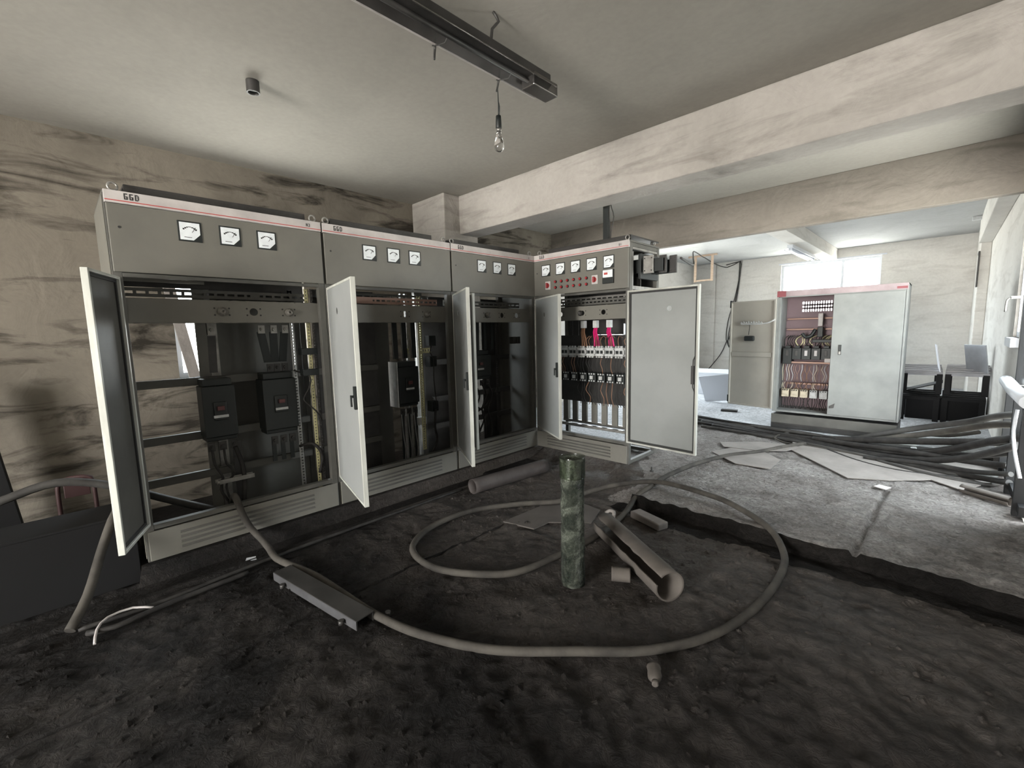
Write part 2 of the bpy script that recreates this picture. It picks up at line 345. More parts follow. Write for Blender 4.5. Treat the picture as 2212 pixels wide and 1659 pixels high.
for i in range(len(xs)-1):
    for j in range(len(ys)-1):
        f = bm.faces.new((G[i][j], G[i+1][j], G[i+1][j+1], G[i][j+1]))
        cx_, cy_ = (xs[i]+xs[i+1])/2, (ys[j]+ys[j+1])/2
        f.smooth = True
        light = cy_ > STEP+.0 and cx_ > 1.45 + .25*mn.noise(Vector((cy_*4, 2, 0))) - .35*sm(-.3, .6, cy_)
        f.material_index = 1 if light else 0
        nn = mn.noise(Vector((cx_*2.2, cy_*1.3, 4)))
        if not light and ((cx_ > 1.5 and STEP-.17-.12*nn < cy_ <= STEP+.01) or (.03 < cx_ < .25+.05*nn and cy_ < -.2)): f.material_index = 2  # near-black dirt band: painted shade under the slab edge and ledge foot
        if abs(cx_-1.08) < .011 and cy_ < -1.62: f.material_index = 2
struct('floor', bm, [DIRT, DUST, SHADE_SEAM])
struct('floor_far', poly(new_bm(), [(-1.05, .75), (.80, .75), (.86, 2.6), (XR+.3, 2.6), (XR+.3, YF), (XL, YF), (XL, .75)], -.05, .006), BRIGHT_FLOOR)  # arm behind the corner cabinet: lit floor painted as brighter floor colour
struct('floor_base', box(new_bm(), XL-.24, XR+.24, YB-.24, YF+.24, -.5, -.30), DIRT)
struct('trim_8', box(new_bm(), 1.62, XR, -.655, -.60, -.16, -.02), DUST)

# ---------------------------------------------------------------- windows and doors
def window_in_wall(n, axis, c, a0, a1, z0, z1, mull, depth=.06, face=1):
    """frame + pane; axis 'x' -> the wall is a plane x=c and the window runs along y"""
    bmf, bmp = new_bm(), new_bm(); t = .05
    def B(bm, u0, u1, v0, v1, d0, d1):
        if axis == 'x': box(bm, c+d0, c+d1, u0, u1, v0, v1)
        else: box(bm, u0, u1, c+d0, c+d1, v0, v1)
    B(bmf, a0, a0+t, z0, z1, 0, depth); B(bmf, a1-t, a1, z0, z1, 0, depth); B(bmf, a0+t, a1-t, z0, z0+t, 0, depth); B(bmf, a0+t, a1-t, z1-t, z1, 0, depth)
    for m_ in mull: B(bmf, m_-t/2, m_+t/2, z0+t, z1-t, .005, depth-.005)
    B(bmp, a0+t, a1-t, z0+t, z1-t, depth*.45, depth*.55)
    o = struct('window_%d' % n, bmf, PVC); struct('pane', bmp, PANE, o); return o
window_in_wall(1, 'x', XL-.16, -3.10, -1.90, .99, 2.3, [-2.35])  # hidden part enlarged behind the cabinets to throw light on the ceiling
w2 = window_in_wall(2, 'y', YF+.08, .41, 2.32, 1.50, 2.82, [1.63])
struct('trim_9', box(new_bm(), .36, 2.40, YF-.02, YF+.01, 2.82, 2.85), PVC)
w3 = window_in_wall(3, 'x', XR+.02, 2.02, 2.5, 1.2, 2.3, [])
hb = new_bm(); box(hb, XR-.04, XR+.02, 2.45, 2.48, 1.56, 1.585); tube(hb, [(XR-.04, 2.465, 1.57), (XR-.065, 2.465, 1.55), (XR-.07, 2.465, 1.44)], .009, step=.02); obj('window_handle', hb, GALV, w3)
sb = new_bm(); box(sb, XR-.05, XR+.04, 1.98, 2.52, 1.12, 1.20); struct('window_sill', sb, PVC, w3)
window_in_wall(5, 'x', XL-.16, 3.2, 6.2, 1.0, 2.5, [4.2, 5.2])  # unseen window, added to brighten the far room
dr = new_bm(); box(dr, 1.3, 1.36, YB-.2, YB-.1, ZF, 2.5); box(dr, 3.54, 3.6, YB-.2, YB-.1, ZF, 2.5); box(dr, 1.36, 3.54, YB-.2, YB-.1, 2.44, 2.5); struct('door_2', dr, STEELD)
sb = new_bm(); box(sb, XL-.10, XL+.03, -3.12, -1.68, .955, .99); struct('trim_10', sb, WALLR)
# glazed side door frame: posts of the opening in the right wall
dr = new_bm()
for y in (.66, 1.22, 1.80): box(dr, XR-.05, XR+.05, y, y+.06, 0, .80)
for y in (.50, 1.22, 1.895): box(dr, XR+.0, XR+.06, y, y+.055, .8, 2.3)
box(dr, XR-.03, XR+.06, .555, 1.22, .04, .10); box(dr, XR-.03, XR+.06, 1.275, 1.95, .04, .10); box(dr, XR-.03, XR+.06, .555, 1.95, 2.24, 2.3)
d1 = struct('door_1', dr, BLK2)
pb = new_bm(); box(pb, XR+.012, XR+.018, .555, 1.22, .10, 2.24); box(pb, XR+.012, XR+.018, 1.275, 1.95, .10, 2.24); struct('pane', pb, PANE, d1)
pb = new_bm(); tube(pb, [(XR-.05, .45, .83), (XR-.06, 1.2, .83), (XR-.05, 1.98, .83)], .045, 12, smooth=False); obj('rounded_rail', pb, PVC, d1)

# ---------------------------------------------------------------- switch cabinets
GLY = {'G': [(0,0,3,1),(0,1,1,5),(0,5,3,6),(2,1,3,3),(1.5,2.4,3,3.2)], 'D': [(0,0,2.4,1),(0,1,1,5),(0,5,2.4,6),(2.2,.8,3.1,5.2)],
       'N': [(0,0,.9,6),(2.2,0,3.1,6),(.9,3.6,1.6,5.2),(1.5,1.6,2.2,3.6)], '3': [(0,0,3,1),(2.1,1,3,5),(0,5,3,6),(.8,2.5,2.2,3.4)], '1': [(1.1,0,2,6)],
       '2': [(0,0,3,1),(0,1,.9,3),(0,2.6,3,3.4),(2.1,3.4,3,5),(0,5,3,6)], 'o': [(0,0,.9,.9)], '6': [(0,0,3,1),(0,1,.9,5),(0,5,3,6),(.9,2.6,3,3.4),(2.1,1,3,2.6)]}
def text(bm, s, u, d, z, h):
    k = h/6
    for c in s:
        for (a, b, a2, b2) in GLY.get(c, []): box(bm, u+a*k, u+a2*k, d-.0012, d, z+b*k, z+b2*k)
        u += k*(4.3 if c != 'o' else 2)
    return bm
def meter(root, u, z, s=.125, d=0):
    b = box(new_bm(), u-s/2, u+s/2, d-.022, d, z-s/2, z+s/2); m_ = obj('meter', b, BLACK, root, .002)
    f = new_bm(); a = s/2-.009; c = s*.30
    vs = [f.verts.new((u+x, d-.0235, z+y)) for x, y in ((-a,-a),(a-c,-a),(a,-a+c),(a,a),(-a,a))]
    vs2 = [f.verts.new((v.co.x, d-.0215, v.co.z)) for v in vs]; f.faces.new(vs); f.faces.new(vs2[::-1])
    for i in range(5): f.faces.new((vs[i], vs2[i], vs2[(i+1)%5], vs[(i+1)%5]))
    obj('meter_face', f, FACE, m_)
    obj('meter_caption', box(new_bm(), u-a*.6, u+a*.15, d-.0245, d-.0235, z-a*.72, z-a*.66), INK, m_); g = new_bm()
    P = [(u-a*.7+a*1.4*t/8, z+a*.15+a*.35*math.sin(math.pi*t/8)) for t in range(9)]
    for (x0, z0), (x1, z1) in zip(P, P[1:]): box(g, x0, x1, d-.0245, d-.0235, min(z0,z1), max(z0,z1)+.002)
    obj('meter_scale', g, INK, m_); g = new_bm(); Mx = Matrix.Translation((u+a*.2, d-.0240, z-a*.1)) @ Matrix.Rotation(R_(35), 4, 'Y'); box(g, -.0012, .0012, -.0005, .0005, 0, a*.7, Mx)
    obj('meter_needle', g, INK, m_); return m_
def lifting_eye(root, u, d, z):
    b = new_bm(); P = [(u+.021*math.cos(t*math.pi/8), d, z+.03+.021*math.sin(t*math.pi/8)) for t in range(17)]
    tube(b, P, .006, 8, smooth=False); cyl(b, (u, d, z-.002), (u, d, z+.010), .012, n=10); obj('lifting_eye', b, GALV, root)
def door(root, u, d, ang, wd, z0, z1, hole=True, handle=True, mt=None, name='door', flip=False, hfrac=.4):
    """hinged at (u,d), leaf points at angle ang (deg, local frame); thickness on its left side"""
    Mx = Matrix.Translation((u, d, 0)) @ Matrix.Rotation(R_(ang), 4, 'Z') @ Matrix.Diagonal((1, -1 if flip else 1, 1, 1)); t = .03
    b = new_bm(); hz = 1.535; hx = wd*hfrac; hr = .024
    # leaf sheet with a round hole: ring of quads around the hole, outer rectangle
    def sheet(y0, y1):
        n = 24; A = []; B = []; C = []; D_ = []
        w0, w1 = .012, wd-.012
        sq = .09
        for i in range(n):
            a = 2*math.pi*i/n; ca, sa = math.cos(a), math.sin(a); k = sq/max(abs(ca), abs(sa))
            A.append((hx+hr*ca, hz+hr*sa)); B.append((hx+k*ca, hz+k*sa))
        va = [[b.verts.new(Mx @ Vector((p[0], y, p[1]))) for p in A] for y in (y0, y1)]
        vb = [[b.verts.new(Mx @ Vector((p[0], y, p[1]))) for p in B] for y in (y0, y1)]
        for i in range(n):
            j = (i+1) % n
            for s in (0, 1): b.faces.new((va[s][i], va[s][j], vb[s][j], vb[s][i]))
            b.faces.new((va[0][i], va[0][j], va[1][j], va[1][i]))
        box(b, w0, hx-sq, y0, y1, z0+.012, z1-.012, Mx); box(b, hx+sq, w1, y0, y1, z0+.012, z1-.012, Mx)
        box(b, hx-sq, hx+sq, y0, y1, z0+.012, hz-sq, Mx); box(b, hx-sq, hx+sq, y0, y1, hz+sq, z1-.012, Mx)
    if hole and hz+.09 < z1-.012: sheet(.004, .008)
    else: box(b, .012, wd-.012, .004, .008, z0+.012, z1-.012, Mx)
    o = obj(name, b, mt or PAINTL, root)
    e = new_bm(); box(e, 0, .016, 0, t, z0, z1, Mx); box(e, wd-.018, wd, 0, t, z0, z1, Mx); box(e, .016, wd-.018, 0, t, z0, z0+.016, Mx); box(e, .016, wd-.018, 0, t, z1-.016, z1, Mx)
    obj('door_edge', e, EDGE, o, .002)
    g = new_bm(); q = .034
    for (x0, x1, a, c) in ((.018, q, z0+.018, z1-.018), (wd-q, wd-.020, z0+.018, z1-.018), (q, wd-q, z0+.018, z0+q), (q, wd-q, z1-q, z1-.018)):
        box(g, x0, x1, .0082, .017, a, c, Mx)
    obj('gasket', g, GASK, o)
    if handle:
        h = new_bm(); xx = wd-.045; zc = (z0+z1)/2-.02
        box(h, xx-.013, xx+.013, -.014, .004, zc-.075, zc+.075, Mx); cyl(h, Mx @ Vector((xx, -.014, zc+.01)), Mx @ Vector((xx, -.03, zc+.01)), .009, n=10)
        box(h, xx-.009, xx+.009, -.036, -.026, zc-.055, zc+.02, Mx); obj('handle', h, BLACK, o, .002)
        r = new_bm(); tube(r, [Mx @ Vector((xx, .018, z)) for z in (zc+.04, zc+.12)] + [Mx @ Vector((xx+.018, .02, zc+.16)), Mx @ Vector((xx+.018, .02, zc+.3))], .004, 6)
        tube(r, [Mx @ Vector((xx, .018, z)) for z in (zc-.04, zc-.12)] + [Mx @ Vector((xx+.018, .02, zc-.16)), Mx @ Vector((xx+.018, .02, zc-.3))], .004, 6)
        box(r, xx-.012, xx+.012, .010, .03, zc-.09, zc+.07, Mx); obj('lock_rod', r, STEELD, o)
    return o
def strip(root, u0, u1, d, z0, z1, m, vert=True, dd=.03, name='perforated_strip'):
    """perforated angle: two rails joined by many small bridges so that real holes show"""
    b = new_bm(); 
    if vert:
        e = (u1-u0)*.3; box(b, u0, u0+e, d, d+.003, z0, z1); box(b, u1-e, u1, d, d+.003, z0, z1); z = z0
        while z < z1-.01: box(b, u0+e, u1-e, d, d+.003, z, z+.011); z += .024
        box(b, u1-.003, u1, d, d+dd, z0, z1)
    else:
        e = (z1-z0)*.3; box(b, u0, u1, d, d+.003, z0, z0+e); box(b, u0, u1, d, d+.003, z1-e, z1); u = u0
        while u < u1-.01: box(b, u, u+.014, d, d+.003, z0+e, z1-e); u += .03
    return obj(name, b, m, root)
W, D, H = 1.205, .6, 2.2
ZL, ZD0, ZD1, ZB = 1.752, .24, 1.722, .235
def cabinet(loc, rz, label, left_side=True, right_side=True, plate=('GGD', 'N3'), roof=(.06, 1.1)):
    r = empty('switchgear_cabinet', loc, rz); tag(r, label, 'electrical cabinet', None)
    f = new_bm(); p = .045
    for u in (0, W-p):
        for d in (.004, D-p): box(f, u, u+p, d, d+p, .006, H-.02)
    for z in (.006, H-.055):
        box(f, p, W-p, .008, p, z, z+.035); box(f, p, W-p, D-p, D, z, z+.035)
        for u in (0, W-p): box(f, u+.004, u+p-.004, p, D-p, z, z+.035)
    box(f, p, W-p, .004, .03, ZD1+.004, ZL-.002); box(f, p, W-p, .006, .05, .20, ZB-.004)
    obj('frame', f, PAINTD, r, .002)
    h = new_bm(); box(h, .008, W-.008, -.018, .003, ZL, 2.128); obj('instrument_panel', h, PAINT, r, .003)
    lk = new_bm(); cyl(lk, (.055, -.0195, 2.0), (.055, -.017, 2.0), .007, n=12); obj('lock', lk, INK, r)
    n = new_bm(); box(n, .004, W-.004, -.016, .006, 2.132, H); s = obj('nameplate_strip', n, WHITE, r, .002)
    l = new_bm(); box(l, .006, W-.006, -.0175, -.016, 2.143, 2.148); obj('red_stripe', l, REDL, s)
    for st_, u_, hh in ((plate[0], .09, .034), (plate[1], W-.11, .022)):
        for ch_ in st_:
            tx = new_bm(); text(tx, ch_, u_, -.016, 2.156, hh); bmesh.ops.remove_doubles(tx, verts=tx.verts, dist=1e-5); obj('letter', tx, INK, s); u_ += hh/6*4.3
    t = new_bm(); box(t, .0, W, .0, D, H-.018, H); obj('roof', t, PAINTD, r, .002)
    c = new_bm(); box(c, roof[0], roof[1], .06, D+.04, H+.045, H+.06)
    for u in (roof[0]+.03, roof[1]-.05):
        for d in (.1, D-.05): box(c, u, u+.02, d, d+.02, H, H+.045)
    box(c, roof[0], roof[1], .06, .065, H+.012, H+.046); obj('roof_cover', c, STEELD, r, .002)
    for u in (.05, W-.045):
        lifting_eye(r, u, .03, H); lifting_eye(r, u, D-.05, H)
    pl = new_bm(); box(pl, .012, W-.012, -.012, .004, .012, .196)
    pf = obj('plinth_panel', pl, PAINT, r, .003)
    lv = new_bm()
    for k in range(4):
        z = .05+k*.032; Mx = Matrix.Translation((0, -.013, z)) @ Matrix.Rotation(R_(-28), 4, 'X'); box(lv, .17, W-.20, -.010, .002, -.002, .002, Mx); box(lv, .17, W-.20, -.0135, -.0115, z+.004, z+.014)
    obj('louvres', lv, PAINTD, pf)
    if left_side: obj('side_panel', box(new_bm(), -.006, -.001, .01, D-.005, .03, H-.03), PAINT, r, .001)
    if right_side: obj('side_panel', box(new_bm(), W+.001, W+.003, .05, D-.005, .03, H-.03), PAINTD, r, .001)
    return r
BUSH = mat('dirty_porcelain', (.20,.19,.17), .4, col2=(.10,.095,.085), vscale=40)
def crossbeam(r, holes, d=.05, z0=1.462, z1=1.612, caps=()):
    b = new_bm(); us = .03
    n = 20; zc = (z0+z1)/2; hr = .026
    for (hu) in sorted(holes):
        box(b, us, hu-.05, d, d+.003, z0, z1)
        va = []; vb = []
        for i in range(n):
            a = 2*math.pi*i/n+math.pi/4*0; ca, sa = math.cos(a), math.sin(a); kx = .05/max(abs(ca), 1e-6); kz = (z1-z0)/2/max(abs(sa), 1e-6); k = min(kx, kz)
            va.append([b.verts.new((hu+hr*ca, y, zc+hr*sa)) for y in (d, d+.003)]); vb.append([b.verts.new((hu+k*ca, y, zc+k*sa)) for y in (d, d+.003)])
        for i in range(n):
            j = (i+1) % n
            for s in (0, 1): b.faces.new((va[i][s], va[j][s], vb[j][s], vb[i][s]))
        us = hu+.05
    box(b, us, W-.03, d, d+.003, z0, z1); box(b, .03, W-.03, d, d+.03, z1-.003, z1); box(b, .03, W-.03, d, d+.03, z0, z0+.003)
    cb = obj('crossbeam_panel', b, PAINT, r)
    k = new_bm()
    for hu in holes:
        for sx in (-.042, .042):
            for sz in (-.022, .022): cyl(k, (hu+sx, d-.001, zc+sz), (hu+sx, d+.0005, zc+sz), .006, n=8)
    obj('screw_holes', k, INK, cb)
    for hu in caps:
        q = new_bm(); P = [(.024, 0), (.030, .004), (.030, .016), (.020, .024), (.018, .034), (.008, .034), (.008, .02)]
        lathe(q, P, (0, 0, 0), 8); Mx = Matrix.Translation((hu, d, zc)) @ Matrix.Rotation(R_(90), 4, 'X'); bmesh.ops.transform(q, matrix=Mx, verts=q.verts); obj('bushing', q, BUSH, cb)
    return cb
def slotted_rail(r, d, z, u0=.05, u1=W-.05, n=16, m=None, gap=None):
    b = new_bm(); box(b, u0, u1, d, d+.003, z-.028, z-.008); box(b, u0, u1, d, d+.003, z+.008, z+.028); u = u0
    st = (u1-u0)/n
    for i in range(n+1):
        ww = .018 if not (gap and gap[0] < i < gap[1]) else st
        box(b, max(u0, u0+i*st-ww/2), min(u1, u0+i*st+ww/2), d, d+.003, z-.008, z+.008)
    obj('slotted_rail', b, m or PAINTD, r)
def bar(r, d, z, u0=.03, u1=W-.03, h=.055, m=None, name='mounting_rail'):
    b = new_bm(); box(b, u0, u1, d, d+.003, z-h/2, z+h/2); box(b, u0, u1, d, d+.03, z+h/2-.003, z+h/2); box(b, u0, u1, d, d+.03, z-h/2, z-h/2+.003); return obj(name, b, m or PAINTD, r)
def breaker(r, u0, u1, d, z0, z1, dep=.16, side=None):
    b = new_bm(); t = (u1-u0)*.06
    vs = []
    box(b, u0, u1, d, d+dep, z0+.03, z1-.05)
    box(b, u0+t, u1-t, d+.02, d+dep, z1-.05, z1); box(b, u0+t*.5, u1-t*.5, d+.02, d+dep, z0, z0+.03)
    box(b, u0+(u1-u0)*.3, u1-(u1-u0)*.3, d-.012, d, (z0+z1)/2-.07, (z0+z1)/2+.06)
    o = obj('circuit_breaker', b, BLACK, r, .006)
    uc = (u0+u1)/2; zc = (z0+z1)/2
    obj('breaker_label', box(new_bm(), uc-.045, uc+.045, d-.0145, d-.0125, zc-.052, zc-.034), LGREY, o)
    tg = new_bm(); box(tg, uc-.022, uc+.022, d-.03, d-.012, zc+.0, zc+.03); obj('toggle', tg, mat_toggle, o, .003)
    if side: obj('barrier_plate', box(new_bm(), u0-.012, u0-.003, d+.01, d+dep, z0, z1), side, o)
    return o
mat_toggle = mat('breaker_toggle', (.09, .03, .03), .5)
def busbar(r, pts, wd=.045, m=None, th=.008, name='busbar'):
    """flat bar through (u,d,z) points, facing the door"""
    b = new_bm()
    for (a, c) in zip(pts, pts[1:]):
        v = [b.verts.new((p[0]+s*wd/2, p[1]+q, p[2])) for p in (a, c) for s, q in ((-1, 0), (1, 0), (1, th), (-1, th))]
        for f in ((0,1,5,4),(1,2,6,5),(2,3,7,6),(3,0,4,7),(0,3,2,1),(4,5,6,7)): b.faces.new([v[i] for i in f])
    return obj(name, b, m or BLACK, r)
def terminal(r, u, d, z, m=None):
    b = new_bm(); box(b, u-.022, u+.022, d, d+.012, z-.03, z+.03); cyl(b, (u, d, z), (u, d-.018, z), .014, n=6); cyl(b, (u, d-.018, z), (u, d-.026, z), .007, n=8); return obj('terminal', b, m or GALV, r)
def wire(r, pts, rad=.004, m=None, name='wire'):
    return obj(name, tube(new_bm(), pts, rad, 6, .03), m or RUBBER, r)

ROW = math.pi/2
# --- first cabinet of the row (nearest the camera on the left)
c1 = cabinet((0, -3.622, 0), ROW, 'grey switchgear cabinet nearest the camera with its door swung left and two black breakers inside', plate=('GGD', 'N3'), roof=(.10, 1.12), right_side=False)
for u in (.385, .602, .82): meter(c1, u, 2.02, .122)
crossbeam(c1, [.53, .72, .95], caps=(.53, .95)); 
slotted_rail(c1, .22, 1.66, n=18, gap=(11, 13)); 
for z in (1.06, .67, .38): bar(c1, .40, z)
breaker(c1, .40, .60, .22, .64, 1.08); breaker(c1, .79, 1.03, .25, .62, 1.09)
obj('rear_panel', box(new_bm(), .60, W-.05, D-.012, D-.006, .05, 1.75), PAINTD, c1)
for a_, b_ in ((.465, .545), (.53, .606)): obj('rear_post', box(new_bm(), a_, b_-.006, D-.05, D-.03-(a_ > .5)*.01, .05, 2.1), GALV if a_ > .5 else PAINT, c1, .002)
obj('upper_barrier', box(new_bm(), .05, W-.05, .30, .305, 1.70, 2.1), STEELD, c1); obj('upper_barrier', box(new_bm(), .52, W-.05, .30, .305, 1.60, 1.70), STEELD, c1)
obj('barrier_plate', box(new_bm(), .05, .46, .12, .125, 1.715, 1.75), PAINT, c1)
for u, u2 in ((.815, .86), (.90, .91), (.98, .965)):
    busbar(c1, [(u, .26, 1.40), (u2, .30, 1.17)], .055); terminal(c1, u, .24, 1.42); terminal(c1, u2, .26, 1.13, STEELD)
busbar(c1, [(.50, .26, 1.38), (.50, .30, 1.12)], .05, STEELD); terminal(c1, .50, .24, 1.42)
for u in (.845, .91, .975): terminal(c1, u, .25, .57, STEELD); busbar(c1, [(u, .28, .55), (u, .28, .40)], .03)
for u in (.43, .50, .57): terminal(c1, u, .24, .60, STEELD)
wire(c1, [(.43, .23, .58), (.435, .22, .48), (.47, .2, .38), (.45, .2, .30), (.49, .2, .2), (.53, .2, .09)], .009)
wire(c1, [(.50, .23, .58), (.505, .22, .47), (.55, .2, .40), (.49, .2, .34), (.49, .19, .26), (.53, .2, .09)], .008)
wire(c1, [(.57, .23, .58), (.60, .22, .45), (.60, .2, .30), (.57, .2, .09)], .016)
for dz in (0, .045):
    bb = new_bm(); box(bb, .44, .66, .16+dz, .168+dz, .345, .375); cyl(bb, (.44, .164+dz, .36), (.425, .164+dz, .36), .014, n=10); obj('cable_clamp', bb, GALV, c1, .002)
busbar(c1, [(.60, .30, .60), (.60, .30, .08)], .06, STEELD)
strip(c1, W-.17, W-.135, .30, .12, 1.72, GALV); strip(c1, W-.11, W-.08, .12, .12, 1.72, YELL); strip(c1, W-.075, W-.05, .10, .12, 1.72, STEELD)
for z in (1.24, 1.08):
    obj('cable_duct', box(new_bm(), W-.17, W-.05, .09, .16, z-.02, z+.03), BLACK, c1, .004)
wire(c1, [(W-.2, .2, 1.1), (W-.12, .1, 1.05), (W-.14, .1, .95), (W-.18, .1, .88), (W-.10, .08, .78), (W-.06, .08, .70)], .006)
wire(c1, [(W-.2, .2, .5), (W-.13, .12, .52), (W-.07, .1, .42), (W-.10, .1, .28)], .012)
door(c1, .004, -.004, 248, .40, ZD0, ZD1, hole=False, handle=False, mt=PAINTD)

# --- second cabinet of the row
c2 = cabinet((0, -2.413, 0), ROW, 'grey switchgear cabinet second in the row with one black breaker and a bright open door', left_side=False, right_side=False, plate=('GGD', ''), roof=(.10, 1.05))
for u in (.373, .593, .803): meter(c2, u, 2.02, .122)
crossbeam(c2, [.72, .95], caps=(.95,)); slotted_rail(c2, .16, 1.655, m=COPPER, n=22, gap=(0, 9)); slotted_rail(c2, .3, 1.70)
for z in (1.06, .67, .38): bar(c2, .40, z, u0=.03, u1=.62)
obj('divider_panel', box(new_bm(), .06, .62, .42, .425, .05, 1.75), STEELD, c2)
obj('rear_panel', box(new_bm(), .5, .86, D-.012, D-.006, .05, 1.75), PAINTD, c2)
breaker(c2, .74, .96, .24, .67, 1.10, side=LGREY)
for k, u in enumerate((.70, .80, .90)):
    busbar(c2, [(u+.03, .26, 1.47), (u+.045, .28, 1.13)], .055); b_ = new_bm(); P = [(u-.005, .25, 1.47), (u+.015, .27, 1.13)]; tube(b_, P, .004, 6, smooth=False); obj('bar_edge', b_, GALV, c2)
for u in (.78, .85, .92):
    terminal(c2, u, .26, .62, STEELD); b_ = new_bm(); tube(b_, [(u-.02, .26, .6), (u-.018, .25, .42), (u-.0, .25, .25), (u-.01, .26, .10)], .005, 6); obj('bar_edge', b_, GALV, c2)
    busbar(c2, [(u, .27, .60), (u, .27, .10)], .03)
strip(c2, 1.00, 1.045, .28, .20, 1.72, YELL); strip(c2, .86, .94, .36, 1.17, 1.22, YELL, vert=False); strip(c2, .99, 1.13, .26, 1.17, 1.22, YELL, vert=False)
pb_ = new_bm(); box(pb_, .90, .925, .40, .43, .1, 1.75); box(pb_, .95, .975, .40, .43, .1, 1.75); box(pb_, 1.09, 1.115, .45, .48, .1, 1.75); obj('rear_post', pb_, GALV, c2)
for z in (1.24, 1.04, .60): obj('control_relay', box(new_bm(), 1.03, 1.11, .14, .22, z, z+.10), BLACK, c2, .004)
wire(c2, [(1.05, .14, 1.24), (1.02, .12, 1.18), (1.06, .12, 1.12), (1.07, .14, 1.06), (1.06, .13, .9), (1.08, .13, .65)], .006)
wire(c2, [(1.07, .14, .62), (1.04, .12, .45), (1.07, .14, .3), (1.0, .2, .1)], .011)
lp = new_bm(); P = [(.16+.06*math.cos(t*math.pi/8), .36, .25+.03*math.sin(t*math.pi/8)) for t in range(17)]; tube(lp, P, .006, 6, smooth=False); obj('cable_loop', lp, GALV, c2)
obj('insulator_block', box(new_bm(), .88, .95, .34, .40, .55, .62), LGREY, c2, .01); obj('insulator_block', box(new_bm(), 1.0, 1.1, .34, .40, .44, .52), LGREY, c2, .01)
door(c2, .004, -.004, 257, .775, ZD0, ZD1)

# --- third cabinet of the row
c3 = cabinet((0, -1.205, 0), ROW, 'grey switchgear cabinet third in the row, in the corner, with double leaf open', left_side=False, right_side=True, plate=('GGD', '1'), roof=(.08, 1.02))
for u in (.385, .60, .815): meter(c3, u, 2.02, .122)
crossbeam(c3, [.50, .72, .95], caps=(.50,)); slotted_rail(c3, .2, 1.66)
for z in (1.06, .67, .38): bar(c3, .40, z, m=STEELD)
breaker(c3, .40, .74, .26, .84, 1.16)
obj('rear_panel', box(new_bm(), .90, W-.05, D-.012, D-.006, .05, 1.75), STEELD, c3); obj('rear_panel', box(new_bm(), .05, .62, D-.012, D-.006, .05, 1.75), STEELD, c3)
for u in (.46, .57, .68, .79): busbar(c3, [(u, .28, 1.47), (u+.01, .30, 1.16)], .04)
for u in (.50, .60, .69): terminal(c3, u, .27, .80, STEELD); wire(c3, [(u, .27, .78), (u+.05, .26, .66), (u-.02, .26, .5), (u+.02, .25, .32), (u+.03, .28, .1)], .009)
wire(c3, [(.45, .3, .45), (.6, .27, .52), (.75, .28, .6)], .012); wire(c3, [(.5, .28, .55), (.62, .26, .44), (.55, .28, .25)], .010)
strip(c3, .85, .88, .3, .2, 1.7, STEELD)
for u in (.98, 1.05): obj('control_relay', box(new_bm(), u, u+.05, .14, .2, 1.22, 1.30), STEELD, c3, .004)
door(c3, .004, -.004, 240.6, .72, ZD0, ZD1)
door(c3, .035, -.004, 272, .25, ZD0, ZD1, hole=False, handle=False, mt=PAINTD, name='inner_door')

# --- cabinet turned across the end of the row
c4 = cabinet((0.005, 0, 0), 0, 'grey switchgear cabinet across the corner with five meters, red lamps and both doors open', left_side=False, right_side=False, plate=('GGD', '61'), roof=(.16, 1.18))
for u in (.185, .385, .585, .785, .985): meter(c4, u, 2.02, .125)
b_ = box(new_bm(), .985-.062, .985+.062, -.04, 0, 1.885-.075, 1.885+.06); ct = obj('controller', b_, BLACK, c4, .003)
obj('controller_face', box(new_bm(), .93, 1.04, -.042, -.0402, 1.868, 1.94), FACE, ct); obj('controller_display', box(new_bm(), .945, .985, -.0435, -.042, 1.895, 1.915), REDL, ct)
for row in range(2):
    for k in range(6):
        u = .318+k*.081; z = 1.888-row*.062
        q = new_bm(); cyl(q, (u, -.018, z), (u, -.024, z), .017, n=16); bz = obj('indicator_bezel', q, BLACK, c4)
        q = new_bm(); cyl(q, (u, -.024, z), (u, -.036, z), .0135, .011, n=16); obj('indicator_lamp', q, REDK, bz)
for u, z in ((.215, 1.855), (.825, 1.862)):
    q = obj('selector_switch', box(new_bm(), u-.036, u+.036, -.028, -.018, z-.045, z+.045), WHITE, c4, .003)
    k = new_bm(); cyl(k, (u, -.028, z), (u, -.036, z), .024, n=16); box(k, u-.009, u+.009, -.055, -.036, z-.028, z+.028); obj('switch_knob', k, REDK, q, .002)
crossbeam(c4, [.33, .62, .88], caps=(.60,)); [o_.data.materials.__setitem__(0, STEELD) for o_ in c4.children_recursive if o_.name.startswith('bushing')]; slotted_rail(c4, .2, 1.655, n=22); slotted_rail(c4, .34, 1.70, m=GALV)
bp_ = new_bm(); box(bp_, .05, W-.05, .40, .405, .52, 1.30); obj('mounting_plate', bp_, STEELD, c4)
rc = new_bm(); box(rc, .0, .43, D-.012, D-.006, .52, 2.1); obj('rear_panel', rc, STEELD, c4); obj('rear_panel', box(new_bm(), .42, .80, D-.012, D-.006, 1.30, 2.1), STEELD, c4); obj('rear_panel', box(new_bm(), .80, W-.05, D-.012, D-.006, 1.42, 2.1), STEELD, c4)
for z in (1.12, .835): bar(c4, .33, z, m=STEELD, h=.05)
